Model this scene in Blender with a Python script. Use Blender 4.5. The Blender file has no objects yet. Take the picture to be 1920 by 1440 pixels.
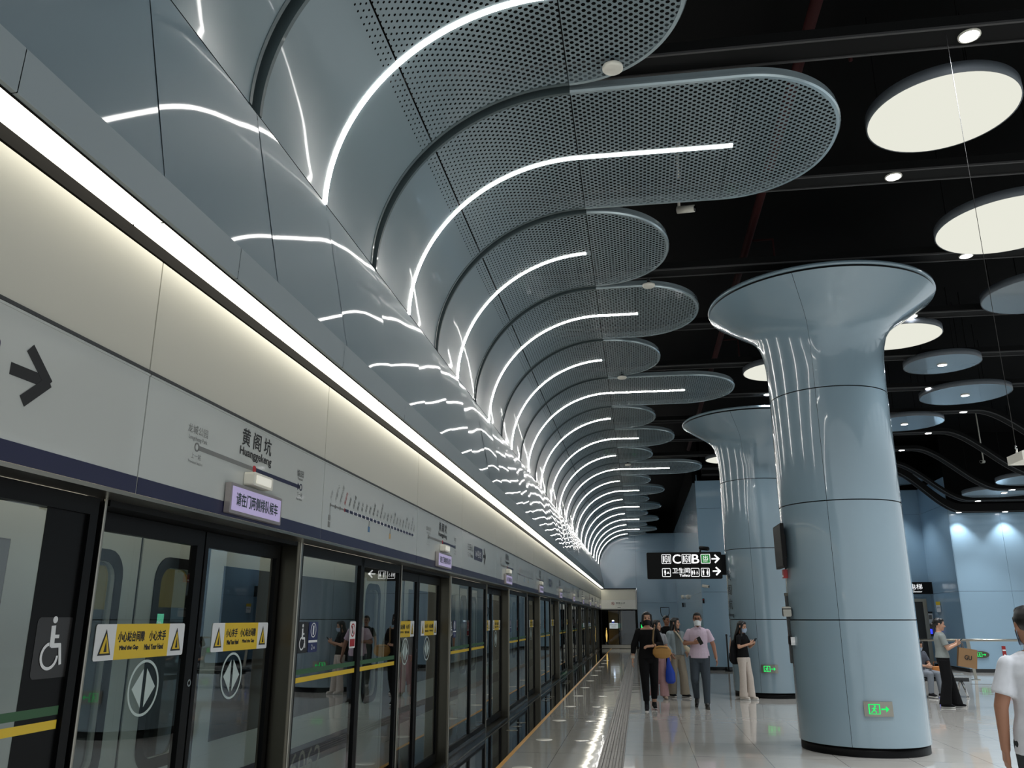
import bpy, bmesh, math, random
from mathutils import Vector, Matrix
from math import sin, cos, pi, radians, sqrt, atan2

random.seed(7)
SC = bpy.context.scene
COL = SC.collection

# ------------------------------------------------------------------ camera
YAW, PIT = math.atan2(240, math.hypot(1548, 440)), math.atan2(440, 1548)
cam_d = bpy.data.cameras.new('camera')
cam = bpy.data.objects.new('camera', cam_d)
COL.objects.link(cam)
cam_d.sensor_fit = 'HORIZONTAL'
cam_d.sensor_width = 36
cam_d.lens = 1548 / 1920 * 36
cam_d.clip_start = 0.05
cam_d.clip_end = 200
cam.location = (0, 0, 1.55)
cam.rotation_euler = (pi / 2 + PIT, 0, YAW)
SC.camera = cam

# ------------------------------------------------------------------ world, exposure
W = bpy.data.worlds.new('world')
SC.world = W
W.use_nodes = True
W.node_tree.nodes['Background'].inputs[0].default_value = (0.86, 0.95, 1.0, 1)
W.node_tree.nodes['Background'].inputs[1].default_value = 0.35
SC.view_settings.view_transform = 'Standard'
SC.view_settings.look = 'None'
SC.view_settings.gamma = 1
SC.view_settings.exposure = 1.2
SC.view_settings.use_curve_mapping = False
try:
    SC.cycles.use_denoising = True
    SC.cycles.max_bounces = 8
    SC.cycles.diffuse_bounces = 3
    SC.cycles.glossy_bounces = 4
    SC.cycles.transmission_bounces = 6
    SC.cycles.transparent_max_bounces = 14
    SC.cycles.sample_clamp_indirect = 4
    SC.cycles.caustics_reflective = False
    SC.cycles.caustics_refractive = False
except Exception:
    pass

LED_E, COVE_E, DISC_E, DOWN_E, SPOT_W = 14.0, 2.0, 0.37, 13.0, 120.0

# ------------------------------------------------------------------ materials
def lin(c):
    return tuple((x / 255 / 12.92) if x / 255 <= 0.04045 else ((x / 255 + 0.055) / 1.055) ** 2.4 for x in c)

_M = {}
def mat(name, rgb, rough=0.5, metal=0.0, coat=0.0, spec=0.5, wavy=0.0, wscale=1.2, noise=0.0, nscale=40.0, emit=0.0, ergb=None):
    if name in _M:
        return _M[name]
    m = bpy.data.materials.new(name)
    m.use_nodes = True
    nt = m.node_tree
    b = nt.nodes['Principled BSDF']
    col = lin(rgb) + (1,)
    b.inputs['Base Color'].default_value = col
    b.inputs['Roughness'].default_value = rough
    b.inputs['Metallic'].default_value = metal
    b.inputs['Specular IOR Level'].default_value = spec
    b.inputs['Coat Weight'].default_value = coat
    b.inputs['Coat Roughness'].default_value = 0.04
    if emit:
        b.inputs['Emission Color'].default_value = lin(ergb or rgb) + (1,)
        b.inputs['Emission Strength'].default_value = emit
    tc = None
    if wavy or noise:
        tc = nt.nodes.new('ShaderNodeTexCoord')
    if wavy:
        n = nt.nodes.new('ShaderNodeTexNoise')
        n.inputs['Scale'].default_value = wscale
        n.inputs['Detail'].default_value = 1.0
        bp = nt.nodes.new('ShaderNodeBump')
        bp.inputs['Strength'].default_value = 1.0
        bp.inputs['Distance'].default_value = wavy
        nt.links.new(tc.outputs['Object'], n.inputs['Vector'])
        nt.links.new(n.outputs['Fac'], bp.inputs['Height'])
        nt.links.new(bp.outputs['Normal'], b.inputs['Normal'])
        nt.links.new(bp.outputs['Normal'], b.inputs['Coat Normal'])
    if noise:
        n2 = nt.nodes.new('ShaderNodeTexNoise')
        n2.inputs['Scale'].default_value = nscale
        n2.inputs['Detail'].default_value = 4.0
        mx = nt.nodes.new('ShaderNodeMix')
        mx.data_type = 'RGBA'
        mx.inputs['A'].default_value = tuple(max(0, c * (1 - noise)) for c in col[:3]) + (1,)
        mx.inputs['B'].default_value = tuple(min(1, c * (1 + noise)) for c in col[:3]) + (1,)
        nt.links.new(tc.outputs['Object'], n2.inputs['Vector'])
        nt.links.new(n2.outputs['Fac'], mx.inputs['Factor'])
        nt.links.new(mx.outputs['Result'], b.inputs['Base Color'])
    _M[name] = m
    return m

def emission(name, rgb, strength):
    if name in _M:
        return _M[name]
    m = bpy.data.materials.new(name)
    m.use_nodes = True
    nt = m.node_tree
    nt.nodes.clear()
    o = nt.nodes.new('ShaderNodeOutputMaterial')
    e = nt.nodes.new('ShaderNodeEmission')
    e.inputs[0].default_value = lin(rgb) + (1,)
    e.inputs[1].default_value = strength
    nt.links.new(e.outputs[0], o.inputs[0])
    _M[name] = m
    return m

def thin_glass(name, tint, boost=1.5, base=0.0):
    if name in _M:
        return _M[name]
    m = bpy.data.materials.new(name)
    m.use_nodes = True
    nt = m.node_tree
    nt.nodes.clear()
    o = nt.nodes.new('ShaderNodeOutputMaterial')
    fr = nt.nodes.new('ShaderNodeFresnel')
    fr.inputs['IOR'].default_value = 1.5
    mu = nt.nodes.new('ShaderNodeMath')
    mu.operation = 'MULTIPLY_ADD'
    mu.use_clamp = True
    mu.inputs[1].default_value = boost
    mu.inputs[2].default_value = base
    tr = nt.nodes.new('ShaderNodeBsdfTransparent')
    tr.inputs[0].default_value = lin(tint) + (1,)
    gl = nt.nodes.new('ShaderNodeBsdfGlossy')
    gl.inputs['Color'].default_value = (0.9, 0.92, 0.92, 1)
    gl.inputs['Roughness'].default_value = 0.0
    mx = nt.nodes.new('ShaderNodeMixShader')
    nt.links.new(fr.outputs[0], mu.inputs[0])
    ge = nt.nodes.new('ShaderNodeNewGeometry')
    inv = nt.nodes.new('ShaderNodeMath')
    inv.operation = 'SUBTRACT'
    inv.inputs[0].default_value = 1.0
    nt.links.new(ge.outputs['Backfacing'], inv.inputs[1])
    m2 = nt.nodes.new('ShaderNodeMath')
    m2.operation = 'MULTIPLY'
    nt.links.new(mu.outputs[0], m2.inputs[0])
    nt.links.new(inv.outputs[0], m2.inputs[1])
    nt.links.new(m2.outputs[0], mx.inputs[0])
    nt.links.new(tr.outputs[0], mx.inputs[1])
    nt.links.new(gl.outputs[0], mx.inputs[2])
    nt.links.new(mx.outputs[0], o.inputs[0])
    _M[name] = m
    return m

def perforated(name, rgb, s0, s1, r0, r1, margin=0.055):
    """Enamelled sheet with real see-through holes on a staggered lattice; UV is in metres, the hole radius grows with u."""
    m = bpy.data.materials.new(name)
    m.use_nodes = True
    nt = m.node_tree
    b = nt.nodes['Principled BSDF']
    b.inputs['Base Color'].default_value = lin(rgb) + (1,)
    b.inputs['Roughness'].default_value = 0.28
    b.inputs['Coat Weight'].default_value = 0.35
    b.inputs['Coat Roughness'].default_value = 0.05
    out = nt.nodes['Material Output']
    uv = nt.nodes.new('ShaderNodeUVMap')
    uv.uv_map = 'UVMap'
    sep = nt.nodes.new('ShaderNodeSeparateXYZ')
    nt.links.new(uv.outputs[0], sep.inputs[0])
    def M(op, a, bb=None, c=None):
        n = nt.nodes.new('ShaderNodeMath')
        n.operation = op
        for i, v in enumerate((a, bb, c)):
            if v is None:
                continue
            if isinstance(v, (int, float)):
                n.inputs[i].default_value = v
            else:
                nt.links.new(v, n.inputs[i])
        return n.outputs[0]
    PU, PV = 0.078, 0.063
    def lat(off):
        a = M('MULTIPLY', M('SUBTRACT', M('FRACT', M('ADD', M('DIVIDE', sep.outputs[0], PU), off)), 0.5), PU)
        c = M('MULTIPLY', M('SUBTRACT', M('FRACT', M('ADD', M('DIVIDE', sep.outputs[1], PV), off)), 0.5), PV)
        return M('SQRT', M('ADD', M('MULTIPLY', a, a), M('MULTIPLY', c, c)))
    d = M('MINIMUM', lat(0.0), lat(0.5))
    mr = nt.nodes.new('ShaderNodeMapRange')
    mr.inputs['From Min'].default_value = s0
    mr.inputs['From Max'].default_value = s1
    mr.inputs['To Min'].default_value = r0
    mr.inputs['To Max'].default_value = r1
    nt.links.new(sep.outputs[0], mr.inputs['Value'])
    hole = M('LESS_THAN', d, mr.outputs[0])
    hole = M('MULTIPLY', hole, M('GREATER_THAN', sep.outputs[0], s0))
    v = M('ABSOLUTE', sep.outputs[1])
    hole = M('MULTIPLY', hole, M('MULTIPLY', M('GREATER_THAN', v, margin), M('LESS_THAN', v, 1.05)))
    tr = nt.nodes.new('ShaderNodeBsdfTransparent')
    mx = nt.nodes.new('ShaderNodeMixShader')
    nt.links.new(hole, mx.inputs[0])
    nt.links.new(b.outputs[0], mx.inputs[1])
    nt.links.new(tr.outputs[0], mx.inputs[2])
    nt.links.new(mx.outputs[0], out.inputs[0])
    tc = nt.nodes.new('ShaderNodeTexCoord')
    n = nt.nodes.new('ShaderNodeTexNoise')
    n.inputs['Scale'].default_value = 1.1
    n.inputs['Detail'].default_value = 1.0
    bp = nt.nodes.new('ShaderNodeBump')
    bp.inputs['Distance'].default_value = 0.007
    nt.links.new(tc.outputs['Object'], n.inputs['Vector'])
    nt.links.new(n.outputs['Fac'], bp.inputs['Height'])
    nt.links.new(bp.outputs['Normal'], b.inputs['Normal'])
    nt.links.new(bp.outputs['Normal'], b.inputs['Coat Normal'])
    return m

BLUE = mat('blue_enamel', (131, 152, 164), 0.2, coat=0.9)
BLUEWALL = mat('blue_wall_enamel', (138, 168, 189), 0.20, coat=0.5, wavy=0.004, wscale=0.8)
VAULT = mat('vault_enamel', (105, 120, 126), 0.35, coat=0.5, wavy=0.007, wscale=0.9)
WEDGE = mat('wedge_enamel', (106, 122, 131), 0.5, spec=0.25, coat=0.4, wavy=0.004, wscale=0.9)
FASCIA = mat('fascia_matte', (140, 150, 154), 0.45)
RIM = mat('fin_rim', (176, 192, 198), 0.18, metal=0.55, coat=0.5)
LED = emission('led_white', (255, 252, 246), LED_E)
COVE = emission('cove_white', (255, 250, 232), COVE_E)
DISC = emission('disc_white', (250, 250, 236), DISC_E)
DOWN = emission('downlight_white', (250, 250, 255), DOWN_E)
WHITE = mat('header_white', (192, 194, 190), 0.22, coat=0.4)
CREAM = mat('header_cream', (190, 187, 176), 0.4)
GAP = mat('shadow_gap', (17, 16, 15), 0.8, spec=0.1)
NAVY = mat('navy', (21, 23, 62), 0.35)
DISCFACE = mat('disc_face_enamel', (104, 117, 124), 0.25, coat=0.6)
ROD = mat('rod_black', (14, 14, 14), 0.8, spec=0.1)
BLACKINK = mat('black_ink', (22, 22, 24), 0.5)
GREYINK = mat('grey_ink', (120, 120, 118), 0.5)
REDINK = mat('red_ink', (170, 30, 40), 0.5)
WHITEINK = mat('white_ink', (236, 236, 236), 0.5)
YELLOW = mat('sign_yellow', (236, 198, 44), 0.4)
STEEL = mat('stainless', (150, 146, 136), 0.28, metal=1.0)
STEELDARK = mat('bronze_steel', (92, 88, 78), 0.32, metal=1.0)
CHROME = mat('chrome', (200, 200, 198), 0.12, metal=1.0)
BLACKFRAME = mat('black_frame', (8, 8, 9), 0.4, spec=0.15)
SIGNBLACK = mat('sign_black', (10, 10, 10), 0.5, spec=0.2)
RIMSHADE = mat('fin_rim_shade', (74, 86, 88), 0.35, coat=0.2)  # darker copy of the fin rim, shade of the arc sides put into colour
BLACKMATTE = mat('black_matte', (6, 6, 6), 0.9, spec=0.1)
BLACKBEAM = mat('black_beam', (9, 9, 9), 0.8, spec=0.2)
BEAMEDGE = mat('beam_edge', (58, 57, 57), 0.6)
BLACKGLOSS = mat('black_gloss', (10, 10, 11), 0.12)
GLASS = thin_glass('door_glass', (238, 243, 242), 1.7, 0.0)
GLASS2 = thin_glass('dark_glass', (215, 220, 220), 1.7, 0.02)
TRAINW = mat('train_white', (186, 188, 180), 0.35)
TRAINDARK = mat('train_window', (12, 15, 18), 0.08)
GASKET = mat('rubber_gasket', (9, 9, 10), 0.7, spec=0.1)
GREEN_LIT = emission('exit_green_lit', (40, 235, 110), 0.5)
GREENSIGN = mat('exit_green', (40, 130, 60), 0.4, emit=0.25)
SIGNWHITE = mat('sign_white_lit', (245, 245, 245), 0.4, emit=0.38)
PLASTIC = mat('white_plastic', (224, 220, 208), 0.4)
GREYDARK = mat('dark_grey', (48, 50, 52), 0.5)
REDBOX = mat('red_box', (150, 24, 24), 0.4)
REDPIPE = mat('red_pipe', (44, 9, 9), 0.7, spec=0.2)
DISCGREY = mat('disc_side', (96, 102, 108), 0.5)

# ------------------------------------------------------------------ mesh builder
class Fr:
    def __init__(self, o, ex, ey):
        self.o, self.ex, self.ey = Vector(o), Vector(ex).normalized(), Vector(ey).normalized()
        self.n = self.ex.cross(self.ey)
    def p(self, x, y, z=0.0):
        return self.o + self.ex * x + self.ey * y + self.n * z

_TX = {}
def text_geo(s):
    if s in _TX:
        return _TX[s]
    cu = bpy.data.curves.new('t', 'FONT')
    cu.body = s
    cu.resolution_u = 3
    cu.size = 1
    ob = bpy.data.objects.new('t', cu)
    COL.objects.link(ob)
    dg = bpy.context.evaluated_depsgraph_get()
    dg.update()
    me = bpy.data.meshes.new_from_object(ob.evaluated_get(dg))
    vs = [(v.co.x, v.co.y) for v in me.vertices]
    fs = [tuple(f.vertices) for f in me.polygons]
    bpy.data.objects.remove(ob)
    bpy.data.curves.remove(cu)
    bpy.data.meshes.remove(me)
    if vs:
        x0, x1 = min(v[0] for v in vs), max(v[0] for v in vs)
        y0, y1 = min(v[1] for v in vs), max(v[1] for v in vs)
    else:
        x0 = y0 = 0
        x1 = y1 = 1
    _TX[s] = (vs, fs, x0, x1, y0, y1)
    return _TX[s]

class MB:
    def __init__(s):
        s.v, s.f, s.fm, s.uv, s.sm = [], [], [], {}, []
    def add(s, vs, fs, m=0, smooth=False, uvs=None):
        o = len(s.v)
        s.v += [tuple(p) for p in vs]
        for i, f in enumerate(fs):
            if uvs:
                s.uv[len(s.f)] = [uvs[j] for j in f]
            s.f.append(tuple(o + j for j in f))
            s.fm.append(m)
            s.sm.append(smooth)
        return s
    def box(s, a, b, m=0):
        x0, y0, z0 = [min(p, q) for p, q in zip(a, b)]
        x1, y1, z1 = [max(p, q) for p, q in zip(a, b)]
        vs = [(x0, y0, z0), (x1, y0, z0), (x1, y1, z0), (x0, y1, z0), (x0, y0, z1), (x1, y0, z1), (x1, y1, z1), (x0, y1, z1)]
        return s.add(vs, [(0, 3, 2, 1), (4, 5, 6, 7), (0, 1, 5, 4), (1, 2, 6, 5), (2, 3, 7, 6), (3, 0, 4, 7)], m)
    def poly(s, pts, fr, d=0.003, off=0.0005, m=0):
        """2D polygon in a frame, extruded by d along the normal."""
        n = len(pts)
        if sum(pts[i][0] * pts[(i + 1) % n][1] - pts[(i + 1) % n][0] * pts[i][1] for i in range(n)) < 0:
            pts = pts[::-1]
        vs = [fr.p(x, y, off) for x, y in pts] + [fr.p(x, y, off + d) for x, y in pts]
        fs = [tuple(range(n, 2 * n)), tuple(range(n - 1, -1, -1))] + [(i, (i + 1) % n, n + (i + 1) % n, n + i) for i in range(n)]
        return s.add(vs, fs, m)
    def rect(s, x0, y0, x1, y1, fr, d=0.003, off=0.0005, m=0, r=0.0):
        if r:
            return s.poly(rrect(x0, y0, x1, y1, r), fr, d, off, m)
        return s.poly([(x0, y0), (x1, y0), (x1, y1), (x0, y1)], fr, d, off, m)
    def ring(s, outer, inner, fr, d=0.003, off=0.0005, m=0):
        """band between two loops of equal count"""
        n = len(outer)
        vs = [fr.p(x, y, off + d) for x, y in outer] + [fr.p(x, y, off + d) for x, y in inner] + [fr.p(x, y, off) for x, y in outer] + [fr.p(x, y, off) for x, y in inner]
        fs = []
        for i in range(n):
            j = (i + 1) % n
            fs += [(i, j, n + j, n + i), (2 * n + j, 2 * n + i, 3 * n + i, 3 * n + j), (i, 2 * n + i, 2 * n + j, j), (n + j, 3 * n + j, 3 * n + i, n + i)]
        return s.add(vs, fs, m)
    def disk(s, x, y, r, fr, d=0.003, off=0.0005, m=0, n=24, ry=None):
        return s.poly(ell(x, y, r, ry or r, n), fr, d, off, m)
    def line2(s, p, q, w, fr, d=0.003, off=0.0005, m=0):
        dx, dy = q[0] - p[0], q[1] - p[1]
        l = math.hypot(dx, dy) or 1
        nx, ny = -dy / l * w / 2, dx / l * w / 2
        return s.poly([(p[0] + nx, p[1] + ny), (p[0] - nx, p[1] - ny), (q[0] - nx, q[1] - ny), (q[0] + nx, q[1] + ny)], fr, d, off, m)
    def text(s, t, x0, y0, fr, h=None, w=None, off=0.0015, m=0, rot=0.0, center=False, wmap=None, bold=0.0):
        if bold:
            for k_, (ax, ay) in enumerate(((-1, 0), (1, 0), (0, 1), (0, -1))):
                s.text(t, x0 + ax * bold, y0 + ay * bold, fr, h, w, off + 0.0001 * (k_ + 1), m, rot, center, wmap)
            return s
        """lettering with its lower-left corner at x0,y0, height h and/or width w"""
        vs, fs, a, b, c, e = text_geo(t)
        sy = h / (e - c) if h else w / (b - a)
        sx = w / (b - a) if w else sy
        cr, sr = cos(rot), sin(rot)
        xx = x0 - ((b - a) * sx / 2 if center else 0)
        out = []
        for x, y in vs:
            px, py = (x - a) * sx, (y - c) * sy
            X, Y = xx + px * cr - py * sr, y0 + px * sr + py * cr
            out.append(wmap(X, Y, off) if wmap else fr.p(X, Y, off))
        return s.add(out, fs, m)
    def tube(s, pts, r, n=10, m=0, cap=True, smooth=True):
        pts = [Vector(p) for p in pts]
        rs = r if isinstance(r, (list, tuple)) else [r] * len(pts)
        t = (pts[1] - pts[0]).normalized()
        u = t.orthogonal().normalized()
        vs = []
        for i, p in enumerate(pts):
            if i == 0:
                tt = pts[1] - pts[0]
            elif i == len(pts) - 1:
                tt = pts[-1] - pts[-2]
            else:
                tt = (pts[i + 1] - p).normalized() + (p - pts[i - 1]).normalized()
            tt = tt.normalized()
            u = (u - tt * u.dot(tt)).normalized()
            w = tt.cross(u)
            vs += [p + (u * cos(2 * pi * k / n) + w * sin(2 * pi * k / n)) * rs[i] for k in range(n)]
        fs = []
        for i in range(len(pts) - 1):
            for k in range(n):
                fs.append((i * n + k, i * n + (k + 1) % n, (i + 1) * n + (k + 1) % n, (i + 1) * n + k))
        if cap:
            fs += [tuple(range(n - 1, -1, -1)), tuple(range((len(pts) - 1) * n, len(pts) * n))]
        return s.add(vs, fs, m, smooth)
    def lathe(s, prof, n=64, c=(0, 0, 0), m=0, smooth=True, cap=False):
        """profile of (r,z) turned around the z axis"""
        vs = [(c[0] + r * cos(2 * pi * k / n), c[1] + r * sin(2 * pi * k / n), c[2] + z) for r, z in prof for k in range(n)]
        fs = []
        for i in range(len(prof) - 1):
            for k in range(n):
                fs.append((i * n + k, i * n + (k + 1) % n, (i + 1) * n + (k + 1) % n, (i + 1) * n + k))
        if cap:
            fs += [tuple(range(n - 1, -1, -1)), tuple(range((len(prof) - 1) * n, len(prof) * n))]
        return s.add(vs, fs, m, smooth)
    def loft(s, rings, n=16, m=0):
        """rings of (centre, rx, ry[, axis_x, axis_y]) joined and capped"""
        vs = []
        for R_ in rings:
            c, rx, ry = Vector(R_[0]), R_[1], R_[2]
            ax = Vector(R_[3]) if len(R_) > 3 else Vector((1, 0, 0))
            ay = Vector(R_[4]) if len(R_) > 4 else Vector((0, 1, 0))
            vs += [c + ax * rx * cos(2 * pi * k / n) + ay * ry * sin(2 * pi * k / n) for k in range(n)]
        fs = []
        L = len(rings)
        for i in range(L - 1):
            for k in range(n):
                fs.append((i * n + k, i * n + (k + 1) % n, (i + 1) * n + (k + 1) % n, (i + 1) * n + k))
        fs += [tuple(range(n - 1, -1, -1)), tuple(range((L - 1) * n, L * n))]
        return s.add(vs, fs, m, True)
    def caps(s, p, q, r0, r1=None, n=12, m=0):
        """tapered capsule"""
        p, q = Vector(p), Vector(q)
        r1 = r0 if r1 is None else r1
        t = (q - p)
        if t.length < 1e-6:
            t = Vector((0, 0, 1e-4))
            q = p + t
        t.normalize()
        pts, rs = [], []
        for k in range(4):
            a = -pi / 2 + (k + 0.35) * pi / 2 / 3.6
            pts.append(p + t * r0 * sin(a)); rs.append(r0 * cos(a))
        pts.append(p); rs.append(r0)
        pts.append(q); rs.append(r1)
        for k in range(4):
            a = pi / 2 - (3 - k + 0.35) * pi / 2 / 3.6
            pts.append(q + t * r1 * sin(a)); rs.append(r1 * cos(a))
        u = t.orthogonal().normalized()
        w = t.cross(u)
        vs = [pp + (u * cos(2 * pi * k / n) + w * sin(2 * pi * k / n)) * rr for pp, rr in zip(pts, rs) for k in range(n)]
        fs = []
        for i in range(len(pts) - 1):
            for k in range(n):
                fs.append((i * n + k, i * n + (k + 1) % n, (i + 1) * n + (k + 1) % n, (i + 1) * n + k))
        fs += [tuple(range(n - 1, -1, -1)), tuple(range((len(pts) - 1) * n, len(pts) * n))]
        return s.add(vs, fs, m, True)
    def ball(s, c, r, m=0, n=12, sc=(1, 1, 1)):
        rows = 8
        vs = []
        for i in range(1, rows):
            a = -pi / 2 + pi * i / rows
            vs += [(c[0] + r * sc[0] * cos(a) * cos(2 * pi * k / n), c[1] + r * sc[1] * cos(a) * sin(2 * pi * k / n), c[2] + r * sc[2] * sin(a)) for k in range(n)]
        fs = []
        for i in range(rows - 2):
            for k in range(n):
                fs.append((i * n + k, i * n + (k + 1) % n, (i + 1) * n + (k + 1) % n, (i + 1) * n + k))
        b = len(vs)
        vs += [(c[0], c[1], c[2] - r * sc[2]), (c[0], c[1], c[2] + r * sc[2])]
        for k in range(n):
            fs.append((b, (k + 1) % n, k))
            fs.append((b + 1, (rows - 2) * n + k, (rows - 2) * n + (k + 1) % n))
        return s.add(vs, fs, m, True)
    def mesh(s, name, mats):
        me = bpy.data.meshes.new(name)
        me.from_pydata(s.v, [], s.f)
        mats = mats if isinstance(mats, (list, tuple)) else [mats]
        for m in mats:
            me.materials.append(m)
        me.polygons.foreach_set('material_index', s.fm)
        me.polygons.foreach_set('use_smooth', s.sm)
        if s.uv:
            l = me.uv_layers.new(name='UVMap')
            for fi, p in enumerate(me.polygons):
                u = s.uv.get(fi)
                if u:
                    for li, c in zip(p.loop_indices, u):
                        l.data[li].uv = c
        me.update()
        return me
    def build(s, name, mats, parent=None, loc=None, kind=None):
        o = bpy.data.objects.new(name, s.mesh(name, mats))
        COL.objects.link(o)
        if parent:
            o.parent = parent
        if loc:
            o.location = loc
        if kind:
            o['kind'] = kind
        return o

def rrect(x0, y0, x1, y1, r, n=5):
    pts = []
    for cx, cy, a in ((x1 - r, y0 + r, -pi / 2), (x1 - r, y1 - r, 0), (x0 + r, y1 - r, pi / 2), (x0 + r, y0 + r, pi)):
        pts += [(cx + r * cos(a + pi / 2 * i / n), cy + r * sin(a + pi / 2 * i / n)) for i in range(n + 1)]
    return pts

def ell(x, y, rx, ry, n=24):
    return [(x + rx * cos(2 * pi * i / n), y + ry * sin(2 * pi * i / n)) for i in range(n)]

def tag(o, label, cat, group=None):
    o['label'] = label
    o['category'] = cat
    if group:
        o['group'] = group
    return o

def thing(name, label, cat, loc=(0, 0, 0), rz=0.0, group=None):
    o = bpy.data.objects.new(name, None)
    o.empty_display_size = 0.1
    COL.objects.link(o)
    o.location = loc
    o.rotation_euler = (0, 0, rz)
    return tag(o, label, cat, group)

def dup(root, loc, rz=None, label=None, group=None):
    r = root.copy()
    COL.objects.link(r)
    r.location = loc
    if rz is not None:
        r.rotation_euler = (0, 0, rz)
    if label:
        r['label'] = label
    if group:
        r['group'] = group
    for ch in list(root.children):
        c = ch.copy()
        COL.objects.link(c)
        c.parent = r
        for g in list(ch.children):
            d = g.copy()
            COL.objects.link(d)
            d.parent = c
    return r

ORD = 'first second third fourth fifth sixth seventh eighth ninth tenth eleventh twelfth thirteenth fourteenth fifteenth sixteenth seventeenth eighteenth nineteenth twentieth'.split()
EX, EY, EZ = (1, 0, 0), (0, 1, 0), (0, 0, 1)
def frX(x, y=0, z=0):                     # a face looking along +X, read towards +Y
    return Fr((x, y, z), EY, EZ)
def frY(y, x=0, z=0):                     # a face looking along -Y, read towards +X
    return Fr((x, y, z), EX, EZ)


# ================================================================== SETTING
P = 2.25                      # fin pitch
DP = 4.5                      # door pitch
YEND = 46.9
Y0 = -4.0

def structure(mb, name, mats):
    return mb.build(name, mats, kind='structure')

# floor tiles: grid of big granite slabs with thin dark joints
def floor_mat():
    m = mat('granite_floor', (150, 149, 146), 0.06, spec=0.8)
    nt = m.node_tree
    b = nt.nodes['Principled BSDF']
    tc = nt.nodes.new('ShaderNodeTexCoord')
    sep = nt.nodes.new('ShaderNodeSeparateXYZ')
    nt.links.new(tc.outputs['Object'], sep.inputs[0])
    def M(op, a, bb=None):
        n = nt.nodes.new('ShaderNodeMath')
        n.operation = op
        for i, v in enumerate((a, bb)):
            if v is None:
                continue
            if isinstance(v, (int, float)):
                n.inputs[i].default_value = v
            else:
                nt.links.new(v, n.inputs[i])
        return n.outputs[0]
    def joint(sock, period, off, w):
        f = M('FRACT', M('DIVIDE', M('SUBTRACT', sock, off), period))
        d = M('MULTIPLY', M('MINIMUM', f, M('SUBTRACT', 1.0, f)), period)
        return M('LESS_THAN', d, w)
    j = M('MAXIMUM', joint(sep.outputs[0], 0.81, -1.055, 0.0028), joint(sep.outputs[1], 1.095, 10.68, 0.0028))
    n1 = nt.nodes.new('ShaderNodeTexNoise')
    n1.inputs['Scale'].default_value = 90
    n1.inputs['Detail'].default_value = 6
    nt.links.new(tc.outputs['Object'], n1.inputs['Vector'])
    wn = nt.nodes.new('ShaderNodeTexWhiteNoise')
    wn.noise_dimensions = '2D'
    cmb = nt.nodes.new('ShaderNodeCombineXYZ')
    nt.links.new(M('FLOOR', M('DIVIDE', M('SUBTRACT', sep.outputs[0], -1.055), 0.81)), cmb.inputs[0])
    nt.links.new(M('FLOOR', M('DIVIDE', M('SUBTRACT', sep.outputs[1], 10.68), 1.095)), cmb.inputs[1])
    nt.links.new(cmb.outputs[0], wn.inputs['Vector'])
    val = M('ADD', M('MULTIPLY', n1.outputs['Fac'], 0.22), M('MULTIPLY', wn.outputs['Value'], 0.07))
    mx = nt.nodes.new('ShaderNodeMix')
    mx.data_type = 'RGBA'
    nt.links.new(val, mx.inputs['Factor'])
    mx.inputs['A'].default_value = lin((188, 186, 181)) + (1,)
    mx.inputs['B'].default_value = lin((142, 139, 133)) + (1,)
    m2 = nt.nodes.new('ShaderNodeMix')
    m2.data_type = 'RGBA'
    nt.links.new(j, m2.inputs['Factor'])
    nt.links.new(mx.outputs['Result'], m2.inputs['A'])
    m2.inputs['B'].default_value = lin((92, 90, 87)) + (1,)
    nt.links.new(m2.outputs['Result'], b.inputs['Base Color'])
    # faint unevenness of the polish
    n3 = nt.nodes.new('ShaderNodeTexNoise')
    n3.inputs['Scale'].default_value = 2.2
    n3.inputs['Detail'].default_value = 2
    nt.links.new(tc.outputs['Object'], n3.inputs['Vector'])
    bp = nt.nodes.new('ShaderNodeBump')
    bp.inputs['Distance'].default_value = 0.0025
    nt.links.new(n3.outputs['Fac'], bp.inputs['Height'])
    nt.links.new(bp.outputs['Normal'], b.inputs['Normal'])
    return m

structure(MB().box((-1.555, Y0, -0.2), (16, 34, 0)).box((-1.555, 34, -0.2), (3.0, YEND + 0.1, 0)), 'floor', floor_mat())
bg = mat('black_granite', (20, 20, 22), 0.06, spec=0.6, noise=0.5, nscale=60)
structure(MB().box((-2.40, Y0, -0.2), (-1.605, YEND, 0)), 'floor_black_border', bg)
structure(MB().box((-1.605, Y0, -0.2), (-1.555, YEND, 0.002)), 'floor_yellow_line', mat('line_yellow', (222, 164, 74), 0.35))
structure(MB().box((-2.125, Y0, 0), (-2.105, YEND, 0.004)), 'trim_1', STEEL)
# tactile guide strip: plates with four raised bars
tb = MB()
TX0, TX1 = -0.525, -0.245
y = Y0
while y < 41.5:
    tb.box((TX0, y, 0), (TX1, y + 0.55, 0.003))
    for i in range(4):
        xc = TX0 + 0.035 + i * 0.07
        tb.add([(xc - 0.020, y + 0.001, 0.003), (xc + 0.020, y + 0.001, 0.003), (xc + 0.013, y + 0.006, 0.010), (xc - 0.013, y + 0.006, 0.010),
                (xc - 0.020, y + 0.549, 0.003), (xc + 0.020, y + 0.549, 0.003), (xc + 0.013, y + 0.544, 0.010), (xc - 0.013, y + 0.544, 0.010)],
               [(0, 1, 2, 3), (7, 6, 5, 4), (3, 2, 6, 7), (0, 3, 7, 4), (2, 1, 5, 6)])
    y += 0.55
structure(tb, 'floor_tactile_strip', mat('tactile_grey', (90, 86, 81), 0.4))

# ceiling void
structure(MB().box((-3.2, Y0, 7.3), (16, 34, 7.4)).box((-3.2, 34, 7.3), (3.0, YEND + 0.3, 7.4)), 'ceiling', BLACKMATTE)

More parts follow.
